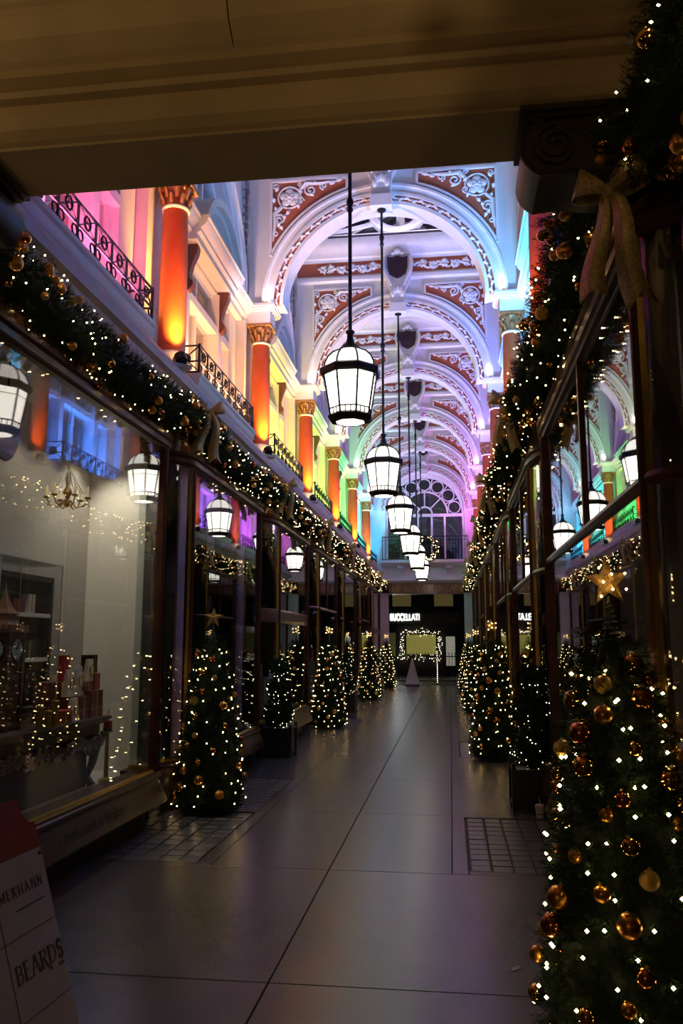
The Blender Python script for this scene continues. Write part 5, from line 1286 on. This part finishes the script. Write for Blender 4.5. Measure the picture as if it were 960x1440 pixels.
m = MB(); m.lathe([(.36,.06),(.015,.97)], 4, a0=PI/4); obj('panel', m, mat('sign_white', (.62,.54,.52), .5, var=.05), t, smooth=False); m = MB(); m.box(-.25,.25,-.25,.25,.03,.062)
for a in (-1,1):
    for b in (-1,1): m.box(a*.2-.03,a*.2+.03,b*.2-.03,b*.2+.03,-.018,.03)
obj('base', m, M['iron'], t, smooth=False)
t = thing('iron_gate', 'low black iron railing with spikes across the far end', 'gate', (0, 31.6, -.04))
m = MB(); m.bar((-1.7,0,1.05),(1.7,0,1.05),.03,.04); m.bar((-1.7,0,.15),(1.7,0,.15),.03,.04); obj('rails', m, M['iron'], t)
BARM = MB().tube([(0,0,0),(0,0,1.12),(0,0,1.15),(0,0,1.22)], [.009,.009,.02,.001], 5).mesh('bar', M['iron'])
for i in range(31): obj('bar', BARM, parent=t, loc=(-1.65+.11*i, 0, 0))
for x in (-1.7, .33, 1.7): obj('gate_post', MB().tube([(x,0,0),(x,0,1.3)], .03, 8).sphere((x,0,1.33),.04), M['iron'], t)
m = MB()
for i in range(16): m.octa((.33, -.035, .1+i*.075), .012)
obj('fairy_lights', m, M['bulbsmall'], t, smooth=False)['kind'] = 'stuff'
YF = 40.0
of = struct('wall_opposite', MB().box(-8, 8, YF, YF+.4, 0, 9), mat('night_facade', (.05,.045,.045), .6, var=.2))
ol = mat('olive_blind', (.36,.34,.10), .6, var=.12, emit=(.55,.50,.12), estr=.28)
def lit(name, x0, x1, z0, z1, mt, lab, frame=True):
    t = struct(num('window'), loc=(0, YF, 0)); obj('pane', MB().box(x0,x1,-.03,.02,z0,z1), mt, t, smooth=False)
    m = MB(); 
    for (a,b,c,d) in ((x0-.06,x0,z0-.06,z1+.06),(x1,x1+.06,z0-.06,z1+.06),(x0,x1,z1,z1+.06),(x0,x1,z0-.06,z0)): m.box(a,b,-.06,0,c,d)
    obj('frame', m, M['iron'], t, smooth=False)
lit('w', -1.25, .15, .98, 1.90, ol, ''); lit('w', -2.6, -1.75, .9, 2.0, mat('dim_olive', (.2,.2,.08), .6, var=.2, emit=(.4,.38,.12), estr=.07), '')
lit('w', .62, 1.05, .45, 1.82, mat('bright_shop', (.5,.5,.45), .6, var=.5, scale=14, emit=(.9,.85,.7), estr=.22), '')
for x in (-1.9, .1): lit('w', x, x+.9, 3.25, 3.95, mat('upper_glow', (.3,.25,.1), .6, var=.4, emit=(.8,.6,.2), estr=.07), '')
sg = thing('lit_shop_sign', 'glowing white shop name sign on the dark facade across the street', 'sign', (-2.02, YF-.05, 2.56))
m, wd = lettering('BUCCELLATI', .29, .22, .19, False, .03, .0)
k = 1.42/wd
o = obj('lettering', m, mat('sign_glow', (1,1,1), .4, var=0, emit=(.85,.97,1.0), estr=3.2), sg, (0, -.03, .03)); o.scale = (k, 1, 1)
obj('sign_panel', MB().box(-.1, 3.4, 0, .04, -.10, .42), mat('bronze_panel', (.10,.075,.05), .35, metal=.5, var=.15), sg, smooth=False)
random.seed(41)
t = thing('window_garland', 'lit garland framing the olive window across the street', 'garland', (0, YF-.12, 0))
m = MB(); ml = MB()
for (x0,z0,x1,z1) in ((-1.42,.85,-1.42,2.0),(.32,.85,.32,2.0),(-1.42,2.02,.32,2.02),(-2.4,.82,.4,.82)):
    L = math.hypot(x1-x0,z1-z0); n = int(L/.02)
    for i in range(n):
        u = random.random(); twig(m, Vector((x0+(x1-x0)*u+random.uniform(-.05,.05), random.uniform(-.05,.03), z0+(z1-z0)*u+random.uniform(-.05,.05))), Vector((random.uniform(-1,1),random.uniform(-1,.2),random.uniform(-1,1))), .10, 6, .06, .008)
    for i in range(int(L/.035)):
        u = random.random(); ml.octa((x0+(x1-x0)*u+random.gauss(0,.07), -.12, z0+(z1-z0)*u+random.gauss(0,.07)), random.uniform(.006,.014))
obj('foliage', m, M['leaf'], t, smooth=False)['kind'] = 'stuff'; obj('fairy_lights', ml, M['bulbsmall'], t, smooth=False)['kind'] = 'stuff'
